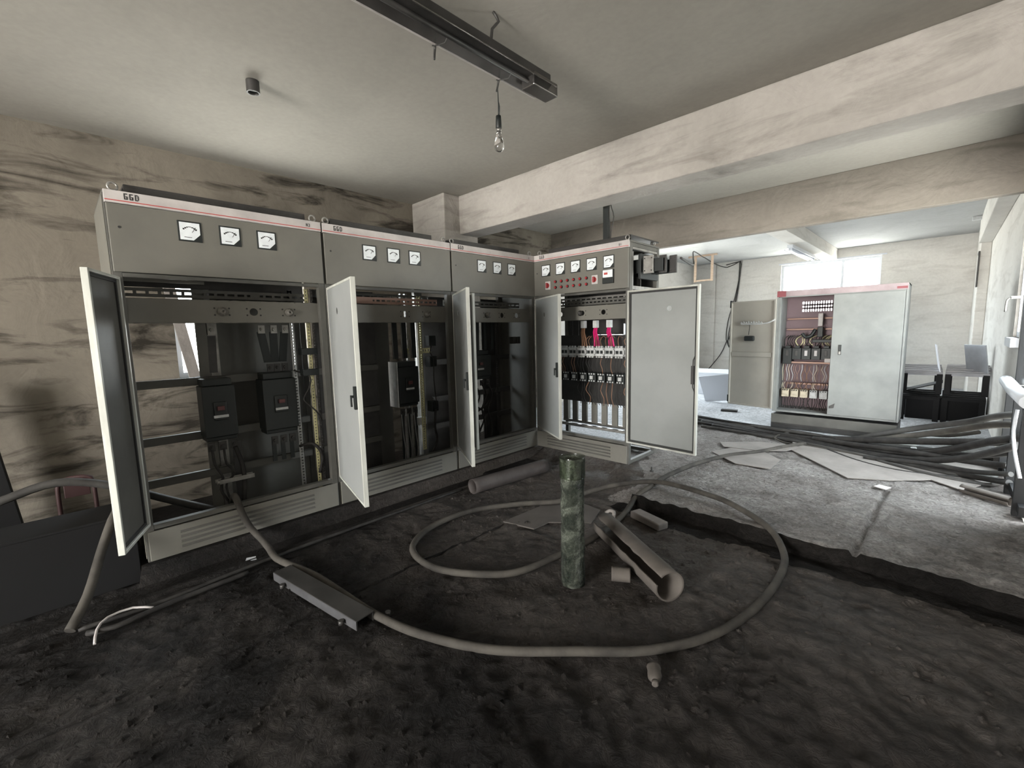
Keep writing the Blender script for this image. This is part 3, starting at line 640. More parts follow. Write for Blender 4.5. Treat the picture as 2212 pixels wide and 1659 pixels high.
for k in range(9):
    u = .10+k*.118
    q = new_bm(); box(q, u, u+.105, .20, .33, 1.075, 1.165); box(q, u+.002, u+.103, .185, .20, 1.14, 1.163); box(q, u+.002, u+.103, .185, .20, 1.077, 1.098)
    for s in range(3): box(q, u+.012+s*.032, u+.030+s*.032, .178, .20, 1.165, 1.185); box(q, u+.012+s*.032, u+.030+s*.032, .178, .20, 1.058, 1.075)
    ctc = obj('contactor', q, LGREY, c4, .003)
    q = new_bm(); box(q, u+.018, u+.046, .181, .186, 1.103, 1.135); box(q, u+.066, u+.09, .181, .186, 1.103, 1.135); obj('contactor_window', q, BLACK, ctc)
    q = new_bm(); box(q, u+.004, u+.098, .22, .33, .785, .885); rl = obj('relay', q, BLACK, c4, .004)
    obj('relay_cap', box(new_bm(), u+.030, u+.070, .205, .22, .815, .855), LGREY, rl, .003)
    q = new_bm()
    for s in (0, 1, 2):
        for z in (.868, .790): box(q, u+.012+s*.031, u+.026+s*.031, .214, .22, z, z+.014)
    obj('relay_terminals', q, LGREY, rl)
    for s in range(3):
        uu = u+.02+s*.032; j = random.uniform(-.015, .015)
        wire(c4, [(uu, .19, 1.06), (uu+j, .17, 1.0), (uu-j, .18, .94), (uu+j*.5, .21, .885)], .0035, random.choice((RUBBER, RUBBER, BROWN)))
        if k > 3: wire(c4, [(uu, .19, 1.18), (uu+j, .17, 1.24), (uu-j, .20, 1.29), (uu, .26, 1.27)], .0035, random.choice((RUBBER, BROWN)))
        if k > 2: wire(c4, [(uu, .21, .785), (uu+j*2, .19, .70), (uu-j*2, .20, .62), (uu+j, .24, .53)], .0038, random.choice((RUBBER, BROWN, RUBBER)))
for u, du in ((.66, .05), (.83, .06), (.50, .05)):
    obj('fuse_block', box(new_bm(), u-.025, u+.025, .22, .27, 1.38, 1.46), LGREY, c4, .004)
    for s in (-1, 0, 1): wire(c4, [(u+s*.014, .245, 1.385), (u+s*.018+.005, .22, 1.33), (u+du*.7+s*.022, .20, 1.27), (u+du+s*.03, .19, 1.18)], .0085, PINK if u > .6 else BROWN, 'sleeved_wire')
for u in (.18, .27, .96, 1.06): busbar(c4, [(u, .44, 2.0), (u, .44, 1.2)], .045, GALV if u > .5 else STEELD)
for k in range(8):
    u = .07+k*.137
    q = new_bm(); box(q, u, u+.070, .42, .45, .27, .52); cp = obj('capacitor', q, PAINT, c4, .004)
    q = new_bm(); cyl(q, (u+.025, .435, .52), (u+.025, .435, .545), .008, n=8); cyl(q, (u+.05, .435, .52), (u+.05, .435, .545), .008, n=8); obj('capacitor_terminals', q, GALV, cp)
bar(c4, .28, .255, m=GALV, h=.03); bar(c4, .47, .255, m=GALV, h=.03)
q = new_bm(); strip(c4, W-.04, W-.008, .052, .25, 2.1, GALV)
s_ = new_bm(); box(s_, W-.03, W, .05, D-.05, 1.74, 1.775); box(s_, W-.02, W-.005, .05, D-.05, 1.70, 1.72); box(s_, W-.03, W, .05, D-.05, 2.12, 2.14); obj('side_rail', s_, GALV, c4)
strip(c4, W-.10, W-.06, .35, 1.2, 1.74, YELL)
# busbar stack that sticks out of the open side
q = new_bm()
for k in range(4): box(q, .80, W+.25, .16+k*.09, .17+k*.09, 1.90, 2.02)
bs = obj('busbar_stack', q, BLACK, c4)
q = new_bm(); box(q, W+.02, W+.05, .12, .48, 1.84, 2.08); obj('busbar_support', q, BLACK, bs, .004)
for (u, d, w_) in ((W+.07, .13, .10), (W+.19, .21, .07), (W+.25, .30, .07)):
    q = new_bm(); box(q, u, u+w_, d, d+.02, 1.885, 2.05); pl = obj('joint_plate', q, GALV if u < 1.3 else STEELD, bs, .002)
    q = new_bm()
    for a in (.015, w_-.015):
        for z in (1.91, 2.025): cyl(q, (u+a, d, z), (u+a, d-.008, z), .006, n=8)
    obj('bolt', q, STEELD, pl)
door(c4, .004, -.004, 360-30, .71, ZD0, ZD1)
# right leaf: hinged on the right, folded right back so its inner side faces the room
door(c4, W-.004, -.006, -3.4, .70, ZD0, ZD1, flip=True, hfrac=.6)

# ---------------------------------------------------------------- far cabinet
FX, FY, FW_, FH, FD = 1.80, 2.75, 1.285, 1.80, .45
fc = empty('distribution_cabinet', (FX, FY, 0)); tag(fc, 'large grey distribution cabinet below the far window, left door open on crowded wiring', 'electrical cabinet')
b = new_bm()
box(b, 0, .02, 0, FD, .22, FH-.06); box(b, FW_-.02, FW_, 0, FD, .22, FH); box(b, 0, FW_, 0, FD, FH-.02, FH); box(b, .02, FW_-.02, .0, FD, .22, .245)
box(b, .02, .05, 0, .03, .245, FH-.08); box(b, .05, FW_-.02, 0, .02, FH-.085, FH-.07)
obj('body', b, FARG, fc, .003)
b = new_bm(); gx0, gx1, gz0, gz1 = .20, .62, 1.535, 1.665
box(b, .02, gx0, FD-.012, FD-.004, .245, FH-.02); box(b, gx1, FW_-.02, FD-.012, FD-.004, .245, FH-.02); box(b, gx0, gx1, FD-.012, FD-.004, .245, gz0); box(b, gx0, gx1, FD-.012, FD-.004, gz1, FH-.02)
for k in range(1, 3): z = gz0+(gz1-gz0)*k/3; box(b, gx0, gx1, FD-.014, FD-.002, z-.012, z+.012)
for k in range(1, 15): u = gx0+(gx1-gx0)*k/15; box(b, u-.007, u+.007, FD-.014, FD-.002, gz0, gz1)
obj('back_panel', b, MAROON, fc)
b = new_bm(); box(b, 0, .10, -.006, -.001, FH-.075, FH); s = obj('header_strip', box(new_bm(), .10, FW_-.002, -.006, -.001, FH-.072, FH), PINKW, fc, .002); obj('header_badge', b, BADGE, fc)
q = new_bm(); box(q, FW_-.10, FW_-.01, -.0075, -.0062, FH-.06, FH-.035, None); obj('strip_patch', q, BADGE, s)
b = new_bm(); box(b, .61, FW_-.022, -.014, -.002, .245, FH-.085); dr_ = obj('door', b, FARG, fc, .004)
b = new_bm(); box(b, .685, .715, -.02, -.014, .99, 1.11); h = obj('handle', b, BLACK, dr_, .002); obj('handle_key', box(new_bm(), .690, .710, -.026, -.02, .995, 1.03), GALV, h, .002)
q = new_bm(); poly(q, [(0,0),(.05,.01),(.06,.07),(.03,.05),(.0,.03)], 0, .001); bmesh.ops.transform(q, matrix=Matrix.Translation((.625,-.0145,.32)) @ Matrix.Rotation(R_(90), 4, 'X'), verts=q.verts); obj('paint_chip', q, STEELD, dr_)
# open leaf, swung right back to the left
Mx = Matrix.Translation((0, .0, 0)) @ Matrix.Rotation(R_(180-12), 4, 'Z')
b = new_bm(); box(b, 0, .61, -.004, .004, .25, FH-.10, Mx); dl = obj('door', b, BEIGE, fc, .002)
b = new_bm(); box(b, 0, .018, -.004, .03, .25, FH-.10, Mx); box(b, .592, .61, -.004, .03, .25, FH-.10, Mx); box(b, .018, .592, -.004, .03, .25, .268, Mx); box(b, .018, .592, -.004, .03, FH-.118, FH-.10, Mx)
box(b, .03, .585, .004, .02, .94, 1.0, Mx); obj('door_stiffener', b, BEIGE, dl, .002)
b = new_bm()
for z in (.28, FH-.18): box(b, .60, .618, -.006, .034, z, z+.10, Mx)
obj('door_hinge', b, BLACK, dl, .002)
tp = lambda x, y, z: Mx @ Vector((x, y, z))
b = new_bm(); tube(b, [tp(.0, .03, 1.44), tp(.08, .035, 1.40), tp(.20, .03, 1.385), tp(.35, .03, 1.385), tp(.45, .03, 1.39)], .010, 8)
for k in range(9):
    x = .16+k*.034; tube(b, [tp(x, .03, 1.39), tp(x+.01, .045, 1.415+.01*(k%2)), tp(x+.022, .03, 1.39)], .005, 6)
obj('wiring_loom', b, LGREY, dl)
b = new_bm(); tube(b, [tp(.33, .03, 1.38), tp(.335, .03, 1.30), tp(.34, .03, 1.24)], .004, 6); obj('wire', b, RUBBER, dl)
b = new_bm(); c_ = tp(.33, .03, 1.19); box(b, c_.x-.065, c_.x+.065, c_.y-.02, c_.y+.02, c_.z-.035, c_.z+.035); obj('hanging_relay', b, BLACK, dl, .014)
b = new_bm(); box(b, -.005, FW_, -.012, FD, 0, .19); box(b, .0, FW_, -.03, FD, .0, .05); pl = obj('plinth', b, STEELD, fc, .003)
obj('plinth_cover', box(new_bm(), .0, FW_-.01, -.020, -.013, .075, .19), PAINTD, pl, .002)
for z in (1.44, 1.30): bar(fc, .36, z, .05, .60, .022, COPPER)
for z in (.865, .585): bar(fc, .22, z, .12, .60, .026, COPPER)
for k in range(5):
    u = .05+k*.107
    q = new_bm(); box(q, u, u+.10, .20+.0*k, .34, .905-(.06 if k == 0 else 0), 1.055); box(q, u+.02, u+.08, .22, .34, 1.055, 1.085); bb = obj('circuit_breaker', q, BLACK, fc, .004)
    obj('breaker_toggle', box(new_bm(), u+.034, u+.066, .192, .20, .955, 1.025), WHITE if k in (2, 3) else STEELD, bb, .002)
    q = new_bm(); box(q, u+.005, u+.09, .20, .32, .40, .505); box(q, u+.015, u+.08, .19, .20, .43, .48); ct = obj('contactor', q, CREAM if k < 3 else LGREY, fc, .004)
    q = new_bm()
    for s_ in range(3): box(q, u+.014+s_*.026, u+.028+s_*.026, .186, .20, .488, .50)
    obj('contactor_screws', q, BLACK, ct)
    for s_ in range(4):
        x = u+.015+s_*.024; j = random.uniform(-.02, .02)
        wire(fc, [(x, .20, .84), (x+j, .17, .78), (x-j, .18, .70), (x+j*.4, .19, .62)], .0035, random.choice((CREAM, BROWN, LGREY, COPPER)))
        wire(fc, [(x, .21, 1.09), (x+j*2, .19, 1.14), (x+j, .23, 1.19), (x+.03, .27, 1.22)], .005, random.choice((RUBBER, RUBBER, YELL)))
        wire(fc, [(x, .21, .60), (x-j, .17, .56), (x+j, .18, .51)], .0035, random.choice((RUBBER, BROWN, CREAM)))
        wire(fc, [(x, .21, .40), (x+j, .19, .34), (x-j, .2, .25)], .0045, RUBBER)
q = new_bm(); box(q, .43, .48, .18, .22, 1.34, 1.50); cyl(q, (.455, .18, 1.465), (.455, .17, 1.465), .016, n=12); obj('fuse_holder', q, WHITE, fc, .003)
q = new_bm(); box(q, .43, .49, .17, .24, 1.20, 1.33); tube(q, [(.40, .22, 1.30), (.36, .2, 1.22), (.30, .2, 1.20), (.26, .2, 1.25)], .022, 8); box(q, .38, .60, .16, .26, 1.13, 1.17); obj('switch_disconnector', q, BLACK, fc, .006)
q = new_bm(); box(q, .53, .60, .12, .2, .88, .93); obj('fuse_block', q, WHITE, fc, .004)

# ---------------------------------------------------------------- overhead things
FZ = 2.84
def strip_light(name, x, y0, y1, z, label, lit=False):
    r = empty(name, (x, y0, z)); tag(r, label, 'ceiling light'); L = y1-y0
    b = new_bm(); box(b, -.045, .045, .0, L, .0, .055); obj('housing', b, STEELD if not lit else PVC, r, .004)
    for s in (-1, 1):
        b = new_bm(); v = [b.verts.new(p) for p in ((s*.045,0,0),(s*.045,L,0),(s*.088,L,-.032),(s*.088,0,-.032),(s*.045,0,.003),(s*.045,L,.003),(s*.089,L,-.029),(s*.089,0,-.029))]
        for f in ((0,1,2,3),(4,7,6,5),(0,4,5,1),(1,5,6,2),(2,6,7,3),(3,7,4,0)): b.faces.new([v[i] for i in f])
        tube(b, [(s*.088, 0, -.030), (s*.088, L, -.030)], .004, 6, smooth=False); obj('reflector', b, CHROME if not lit else PVC, r)
    b = new_bm(); tube(b, [(0, .07, -.022), (0, L-.07, -.022)], .013 if not lit else .018, 12, smooth=False); obj('tube', b, PVC if lit else STEELD, r)
    for y in (.03, L-.06):
        b = new_bm(); box(b, -.03, .03, y, y+.03, -.045, .01); obj('lamp_holder', b, LGREY if not lit else PVC, r, .003)
    return r, L
sl, L = strip_light('fluorescent_fixture', 1.55, -3.40, -1.64, FZ, 'long dirty strip light fixture hanging below the dark ceiling of the near room')
b = new_bm(); box(b, -.091, -.084, 0, L, -.034, -.024); obj('reflector_edge', b, WHITE, sl)
b = new_bm(); box(b, -.05, .05, L-.16, L+.06, -.055, .02); obj('end_cover', b, CHROME, sl, .006)
for y in (.35, L-.45):
    b = new_bm(); tube(b, [(0, y, .05), (.01, y, .13), (.03, y+.03, .17), (.02, y, ZC-FZ)], .008, 8); obj('hanger_hook', b, STEELD, sl)
for y in (L-.3, L-.75):
    b = new_bm(); tube(b, [(-.10, y, -.03), (-.12, y+.01, -.05), (-.15, y+.03, -.06)], .006, 6); tube(b, [(-.11, y-.01, -.028), (-.02, y, -.05), (.0, y, -.02)], .003, 6); obj('wire_tie', b, STEELD, sl)
strip_light('fluorescent_fixture', 1.30, 5.5, 7.45, 2.74, 'white fluorescent fixture hanging beneath the rib of the bright far room', lit=True)
far_l = bpy.data.objects['fluorescent_fixture.001']
for y in (.3, 1.65):
    b = new_bm(); tube(b, [(0, y, .05), (0, y, .082)], .006, 6, smooth=False); obj('hanger_rod', b, GALV, far_l)
# bare bulb on its flex
bx, by = 1.42, -1.92
r = empty('pendant_bulb', (bx, by, 2.4)); tag(r, 'bare unlit glass light bulb on a thin black cord under the strip light', 'light bulb')
b = new_bm(); tube(b, [(0, 0, .235), (.002, 0, .30), (0, 0, .36), (.01, -.01, .42), (.05, 0, .433)], .003, 6); tube(b, [(.006, 0, .235), (.010, 0, .28), (.002, 0, .31)], .003, 6); obj('cord', b, BLACK, r)
b = new_bm(); lathe(b, [(.008,.235),(.015,.232),(.017,.20),(.018,.165),(.016,.16)]); obj('lamp_socket', b, BLACK, r)
b = new_bm(); lathe(b, [(.0145,.163),(.0145,.150),(.013,.146)]); obj('bulb_cap', b, GALV, r)
b = new_bm(); lathe(b, [(.013,.148),(.0145,.13),(.020,.105),(.027,.085),(.030,.066),(.028,.048),(.020,.036),(.010,.031),(.001,.030)]); obj('bulb', b, GLASSB, r)
b = new_bm(); lathe(b, [(.004,.148),(.004,.12),(.002,.10)], n=8); obj('filament_stem', b, GALV, r)
r = empty('ceiling_socket', (-.0, -2.80, ZC)); tag(r, 'short round lamp socket stub on the ceiling above the first cabinet', 'ceiling socket')
b = new_bm(); pipe(b, (0, 0, 0), (0, 0, -.075), .040, .032, n=24); obj('collar', b, STEELD, r); obj('core', lathe(new_bm(), [(.031,-.06),(.031,-.001)], n=24), BLACK, r)
# conduit from ceiling to the corner cabinet
r = empty('cable_conduit', (.82, .20, H)); tag(r, 'black conduit dropping from the beam onto the corner cabinet', 'conduit')
obj('channel', box(new_bm(), -.028, .028, -.015, .03, -.0, ZC-H), BLACK, r, .003)
b = new_bm(); tube(b, [(.05, 0, .005), (.06, 0, .15), (.09, 0, .30), (.055, 0, .42), (.04, 0, .6), (.045, 0, ZC-H-.02)], .005, 6); tube(b, [(.045, 0, .005), (.05, 0, .2), (.035, 0, .35), (.05, 0, .5), (.045, 0, ZC-H-.02)], .004, 6); obj('loose_wire', b, CABLED, r)
# wooden hanger frame in the far room and the cables it carries
r = empty('wooden_hanger', (-1.0, 7.0, ZC)); tag(r, 'small wooden frame hung from the far ceiling in the left corner', 'wooden frame')
obj('top_board', box(new_bm(), -.16, .50, -.03, .03, -.04, -.001), WOOD, r, .003); obj('upright', box(new_bm(), -.02, .03, -.02, .02, -.62, -.04), WOOD, r, .003)
obj('upright', box(new_bm(), .37, .42, -.02, .02, -.62, -.04), WOOD, r, .003); obj('bottom_board', box(new_bm(), .03, .37, -.02, .02, -.61, -.575), WOOD, r, .003)
b = new_bm()
tube(b, [(1.55, .35, 2.02), (1.2, 1.5, 2.1), (.5, 3.2, 2.45), (-.3, 5.2, 2.86), (-.75, 6.85, 2.97), (-.78, 7.0, 2.98), (-.8, 7.8, 2.90), (-.75, 8.45, 2.88), (-.56, 8.66, 3.0), (-.54, 8.70, 2.95), (-.56, 8.71, 2.4), (-.64, 8.71, 1.8), (-.72, 8.70, 1.1), (-.80, 8.70, .95), (-.95, 8.70, .6), (-1.3, 8.6, .1), (-1.4, 8.5, .02)], .011, 8, .12)
tag(obj('cable', b, CABLED), 'black cable crossing the far room ceiling through the wooden frame and down the wall', 'cable', 'cables running down the far left wall')
for k, dx in enumerate((.05, .09)):
    b = new_bm(); tube(b, [(-.75-.0, 8.3+dx, 2.93), (-.56, 8.64, 3.0+.01*k), (-.52+dx*.2, 8.71, 2.95), (-.52-dx, 8.71, 2.2), (-.60-dx*2, 8.71, 1.5), (-.72-dx, 8.71, 1.0), (-.78+dx, 8.70, .80), (-.70, 8.70, .92), (-.74, 8.70, 1.08)], .010, 8, .1)
    tag(obj('cable', b, CABLED), ('black cable hanging straight down the far wall, ending in a loop', 'black cable slanting down the far wall furthest right, ending in a loop')[k], 'cable', 'cables running down the far left wall')
r = tag(obj('wall_bracket', box(new_bm(), -.02, .0, -.30, .0, -.06, -.02), STEELD, None, .003, (XR-.13, 7.5, 2.55)), 'dark angled iron bracket high on the far right pillar', 'bracket')
obj('bracket_leg', box(new_bm(), -.02, .0, -.33, -.26, -.62, -.02), STEELD, r, .003)
tag(obj('junction_box', box(new_bm(), -.06, .06, -.05, .05, -.06, 0), LGREY, None, .008, (3.66, 6.8, ZC)), 'small grey junction box on the far ceiling near the right wall', 'junction box')

# ---------------------------------------------------------------- stacked seats at the back right
def seat_unit(name, x, y, z, label, back, sm_, legs=.34, wx=.41, wy=.46, tilt=0., yaw=0., back_yaw=0.):
    r = empty(name, (x, y, z), R_(yaw)); tag(r, label, 'chair' if back else 'stool', 'stacked steel seats by the far right pillar')
    T = Matrix.Translation((0, 0, legs)) @ Matrix.Rotation(R_(tilt), 4, 'X')
    b = new_bm(); box(b, 0, wx, 0, wy, -.012, 0, T)
    for k in range(4): box(b, 0, wx, wy*(k+.5)/4-.012, wy*(k+.5)/4+.012, 0, .008, T)
    obj('seat', b, sm_, r, .002)
    obj('apron', box(new_bm(), 0, wx, -.004, .008, -.045, -.012, T), sm_ if back else BLK2, r)
    for (a, c) in ((.0, .0), (wx-.06, .0), (.0, wy-.035), (wx-.06, wy-.035)):
        h = legs+math.tan(R_(tilt))*c-.012; q = new_bm(); box(q, a, a+.06, c, c+.035, 0, h); obj('leg', q, BLK2, r, .002)
    if back:
        q = new_bm(); box(q, -.004, .008, -.02, .30, 0, .37, Matrix.Translation((wx-.03, .02, legs+.0)) @ Matrix.Rotation(R_(back_yaw), 4, 'Z') @ Matrix.Rotation(R_(-9), 4, 'Y')); obj('backrest', q, CHR2 if back_yaw else PVC, r, .003)
    return r
CHR2 = mat('shiny_grey_sheet', (.42,.44,.47), .3, .5, col2=(.30,.31,.33), vscale=3)
seat_unit('steel_stool', 3.00, 4.35, .006, 'lower left black steel stool in the stack beside the far cabinet', False, BLK2, tilt=6)
seat_unit('steel_stool', 3.43, 4.38, .006, 'lower right black steel stool in the stack beside the right pillar', False, BLK2, tilt=6)
seat_unit('steel_chair', 3.01, 4.33, .385, 'upper left chair of the stack, with a white backrest seen edge on', True, SEAT, tilt=9, yaw=3, legs=.30)
seat_unit('steel_chair', 3.44, 4.36, .385, 'upper right chair of the stack, with a broad shiny grey backrest', True, SEAT, tilt=10, yaw=-2, back_yaw=38, legs=.30)
q = new_bm(); box(q, 0, .40, 0, .36, 0, .012, Matrix.Rotation(R_(-20), 4, 'Y')); tag(obj('metal_sheet', q, BLK2, None, .002, (3.05, 4.40, .40)), 'black metal sheet tilted between the stacked seats on the left', 'metal sheet')
q = new_bm(); box(q, -.38, .38, -.2, .2, 0, .30); tag(obj('steel_crate', q, BLK2, None, .01, (3.44, 4.72, .006)), 'black steel box standing under the stacked seats', 'box')
# junk in the far left corner
r = empty('metal_bench', (-.5, 5.2, .006)); tag(r, 'long low pale metal bench behind the corner cabinet door', 'bench')
obj('top', box(new_bm(), 0, 1.15, 0, .9, .40, .44), PVC, r, .004); obj('side', box(new_bm(), .0, 1.10, .0, .03, .0, .40), PVC, r, .004); obj('side', box(new_bm(), 1.07, 1.10, .03, .87, .0, .40), PVC, r, .004)
q = new_bm(); box(q, -.35, .35, 0, .012, 0, .50, Matrix.Rotation(R_(18), 4, 'X') @ Matrix.Rotation(R_(-9), 4, 'Y')); tag(obj('leaning_panel', q, PVC, None, .002, (.66, 4.35, .045)), 'white metal panel leaning against the low bench in the far room', 'panel')
q = new_bm(); box(q, -.12, .12, -.05, .05, 0, .03, Matrix.Rotation(R_(12), 4, 'Z')); tag(obj('metal_plate', q, STEELD, None, .004, (1.0, 3.55, .006)), 'small dark metal plate lying on the bright far floor', 'metal plate')
q = new_bm(); box(q, 0, .04, 0, .02, 0, 1.5, Matrix.Translation((-1.4, 7.6, .01)) @ Matrix.Rotation(R_(-7), 4, 'Y')); tag(obj('angle_iron', q, STEELD, None, .002), 'dark angle iron leaning in the far left corner', 'angle iron')

# ---------------------------------------------------------------- cables on the slab
def cable(pts, r, label, m=CABLED, group=None, st=.05):
    return tag(obj('cable', tube(new_bm(), pts, r, 10, st), m), label, 'cable', group)
PG = 'cables piled in front of the far cabinet'
Z0 = 0.0
pile = [
 ([(.8,2.70,.03),(1.5,2.50,.03),(2.05,2.42,.035),(2.45,2.25,.05),(2.75,2.12,.10),(3.0,2.12,.20),(3.3,2.15,.30),(3.6,2.0,.42),(3.80,1.7,.55),(3.95,1.4,.62)], .030, 'thick black cable at the top of the pile, arching highest', CABLED),
 ([(.85,2.62,.03),(1.6,2.40,.03),(2.2,2.26,.035),(2.6,2.10,.06),(2.9,2.02,.13),(3.2,2.02,.22),(3.5,1.9,.34),(3.75,1.6,.48),(3.92,1.3,.55)], .030, 'thick dusty cable second from the top of the pile', CABLE),
 ([(.9,2.50,.025),(1.7,2.28,.025),(2.3,2.12,.03),(2.8,1.95,.035),(3.2,1.85,.08),(3.5,1.7,.20),(3.75,1.4,.38),(3.93,1.1,.5)], .034, 'black cable rising steeply to the right side door', RUBBER),
 ([(1.0,2.42,.025),(1.8,2.20,.025),(2.4,2.02,.03),(2.9,1.84,.03),(3.3,1.68,.07),(3.6,1.45,.20),(3.85,1.1,.42)], .030, 'black cable under the rising one, near the right door', RUBBER),
 ([(1.2,2.28,.02),(1.9,2.10,.02),(2.5,1.95,.02),(3.0,1.78,.022),(3.4,1.58,.03),(3.7,1.42,.05),(3.84,1.2,.10)], .024, 'cable lying flat along the middle of the pile', RUBBER),
 ([(1.1,2.16,.018),(1.6,2.10,.018),(2.2,1.98,.02),(2.7,1.82,.02),(3.2,1.64,.02),(3.55,1.50,.03),(3.8,1.5,.05)], .020, 'thin cable along the front of the pile', CABLED),
 ([(1.4,2.56,.02),(1.8,2.33,.06),(2.3,2.2,.08),(2.7,2.15,.07),(3.1,2.28,.05),(3.5,2.35,.04),(3.8,2.2,.05)], .022, 'cable passing closest to the cabinet plinth', CABLED),
 ([(2.4,2.04,.07),(2.8,1.90,.09),(3.15,1.78,.12),(3.45,1.66,.13),(3.7,1.5,.16),(3.84,1.35,.2)], .026, 'short thick cable on top of the flat ones', RUBBER),
 ([(2.9,1.72,.02),(3.2,1.5,.02),(3.5,1.36,.02),(3.75,1.35,.02),(3.82,1.5,.03)], .016, 'thin cable curling at the right end of the pile', CABLED),
 ([(2.9,2.5,.03),(3.1,2.62,.10),(3.3,2.52,.16),(3.5,2.4,.2),(3.7,2.2,.3)], .018, 'short grey cable with a bare end behind the pile', CABLE),
]
 
pile += [
 ([(.95,2.36,.02),(1.5,2.24,.02),(2.1,2.12,.05),(2.6,2.0,.075),(3.05,1.9,.10),(3.4,1.80,.13),(3.7,1.62,.20),(3.86,1.4,.3)], .024, 'black cable threaded between the flat ones and the high arch', RUBBER),
 ([(.9,2.56,.06),(1.5,2.44,.06),(2.0,2.33,.07),(2.4,2.18,.085),(2.9,2.10,.06),(3.2,2.2,.03),(3.55,2.2,.03),(3.82,2.0,.06)], .018, 'slim black cable crossing over the left end of the pile', RUBBER),
 ([(2.6,2.02,.10),(2.9,1.94,.15),(3.2,1.86,.20),(3.5,1.72,.27),(3.75,1.45,.36),(3.9,1.2,.44)], .032, 'thick black cable squeezed between the two rising ones', RUBBER),
 ([(2.9,1.66,.02),(3.2,1.60,.06),(3.45,1.52,.08),(3.65,1.40,.10),(3.84,1.15,.18)], .020, 'black cable nearest the short pipe piece at the right', RUBBER),
 ([(3.0,1.95,.02),(3.25,1.98,.03),(3.45,2.06,.05),(3.5,2.2,.03),(3.35,2.32,.02),(3.15,2.28,.02)], .012, 'thin pale wire curled behind the rising cables', CABLE),
]
for p, r_, l_, m_ in pile: cable(p, r_, l_, m_, PG)
cable([(2.17,2.32,.05),(2.10,2.20,.06),(2.02,2.02,.03),(2.15,1.88,.015),(2.4,1.86,.015),(2.7,1.80,.018),(2.9,1.74,.02)], .011, 'thin pale wire looping out in front of the pile', CABLE, PG)
cable([(2.5,1.90,.02),(2.85,1.55,.014),(3.15,1.40,.014),(3.4,1.42,.014),(3.6,1.5,.02)], .009, 'thin black wire trailing towards the short pipe on the slab', RUBBER, PG)
q = new_bm(); box(q, -.09, .09, -.07, .07, 0, .06); tag(obj('connector_block', q, LGREY, None, .01, (3.18, 2.36, .0)), 'pale connector block half hidden behind the cable pile', 'connector')
cable([(3.80,.74,.74),(3.79,.70,.60),(3.80,.62,.46),(3.83,.56,.30)], .010, 'white strap hanging on the side door post', PVC)
# main loop: one heavy cable lying in a big figure across the floor
loop = [(-.27,-3.10,.12),(-.12,-3.12,.25),(.0,-3.13,.275),(.045,-3.11,.16),(.06,-3.07,.05),(.10,-3.03,-.02),(.22,-3.02,-.05),(.42,-3.03,-.055),(.64,-2.965,-.07),(.80,-2.925,-.078),(1.08,-2.90,-.078),(1.39,-2.87,-.078),(1.68,-2.80,-.078),(2.01,-2.64,-.078),(2.31,-2.38,-.078),(2.54,-2.16,-.078),
 (2.71,-1.87,-.078),(2.80,-1.48,-.078),(2.81,-1.03,-.07),(2.75,-.80,-.04),(2.63,-.66,.015),(2.41,-.51,.035),(2.19,-.43,.05),(1.75,-.40,.055),(1.46,-.58,.02),(1.28,-.81,-.03),(1.2,-1.06,-.055),(.93,-1.31,-.078),
 (.74,-1.66,-.078),(.73,-2.02,-.078),(.84,-2.27,-.078),(1.0,-2.38,-.078),(1.24,-2.39,-.078),(1.46,-2.28,-.078),(1.64,-2.1,-.078),(1.70,-1.83,-.078),(1.74,-1.4,-.078),(1.70,-.94,-.075),(1.66,-.67,-.02),(1.69,-.52,.022),(1.67,-.12,.022),(1.72,.39,.022),(1.85,.88,.022),(2.06,1.24,.025),(2.2,1.57,.03),(2.35,1.9,.03)]
cable(loop, .021, 'long dusty cable looped in a big ring across the floor', CABLE)

# ---------------------------------------------------------------- things on the floor
FL = -.095
WRAP = ground('wrapped_green_sheath', (.016,.021,.018), (.06,.068,.055), (.22,.24,.20), .6, (.12,.35), 3.6)
r = empty('wrapped_tube', (1.95, -1.93, FL)); tag(r, 'upright green marbled tube wrapped in clear film standing on the dirt floor', 'tube'); r.rotation_euler = (R_(-1.5), R_(-1.2), 0)
b = new_bm(); pr = []
n, Lh = 40, 46
G = [[None]*n for _ in range(Lh+1)]
for k in range(Lh+1):
    z = .74*k/Lh; rr = .066+.004*sm(.55, .74, z)
    for i in range(n):
        a = 2*math.pi*i/n; d = .0045*mn.noise(Vector((math.cos(a)*2.2, math.sin(a)*2.2, z*11)))+.004*mn.noise(Vector((math.cos(a)*5, math.sin(a)*5, z*25)))
        G[k][i] = b.verts.new(((rr+d)*math.cos(a), (rr+d)*math.sin(a), z))
for k in range(Lh):
    for i in range(n):
        f = b.faces.new((G[k][i], G[k][(i+1)%n], G[k+1][(i+1)%n], G[k+1][i])); f.smooth = True
inn = [b.verts.new((.052*math.cos(2*math.pi*i/n), .052*math.sin(2*math.pi*i/n), .738)) for i in range(n)]; low = [b.verts.new((.052*math.cos(2*math.pi*i/n), .052*math.sin(2*math.pi*i/n), .25)) for i in range(n)]
for i in range(n):
    j = (i+1) % n; b.faces.new((G[Lh][i], G[Lh][j], inn[j], inn[i])); f = b.faces.new((inn[i], inn[j], low[j], low[i])); f.smooth = True
b.faces.new(low); b.faces.new(G[0][::-1]); obj('sheath', b, WRAP, r)
FILM = glass_mat('clear_film', (.82,.85,.80), .12)
b = new_bm(); pipe(b, (0,0,.63), (0,0,.752), .0735, .072, n=32); obj('film_collar', b, FILM, r)

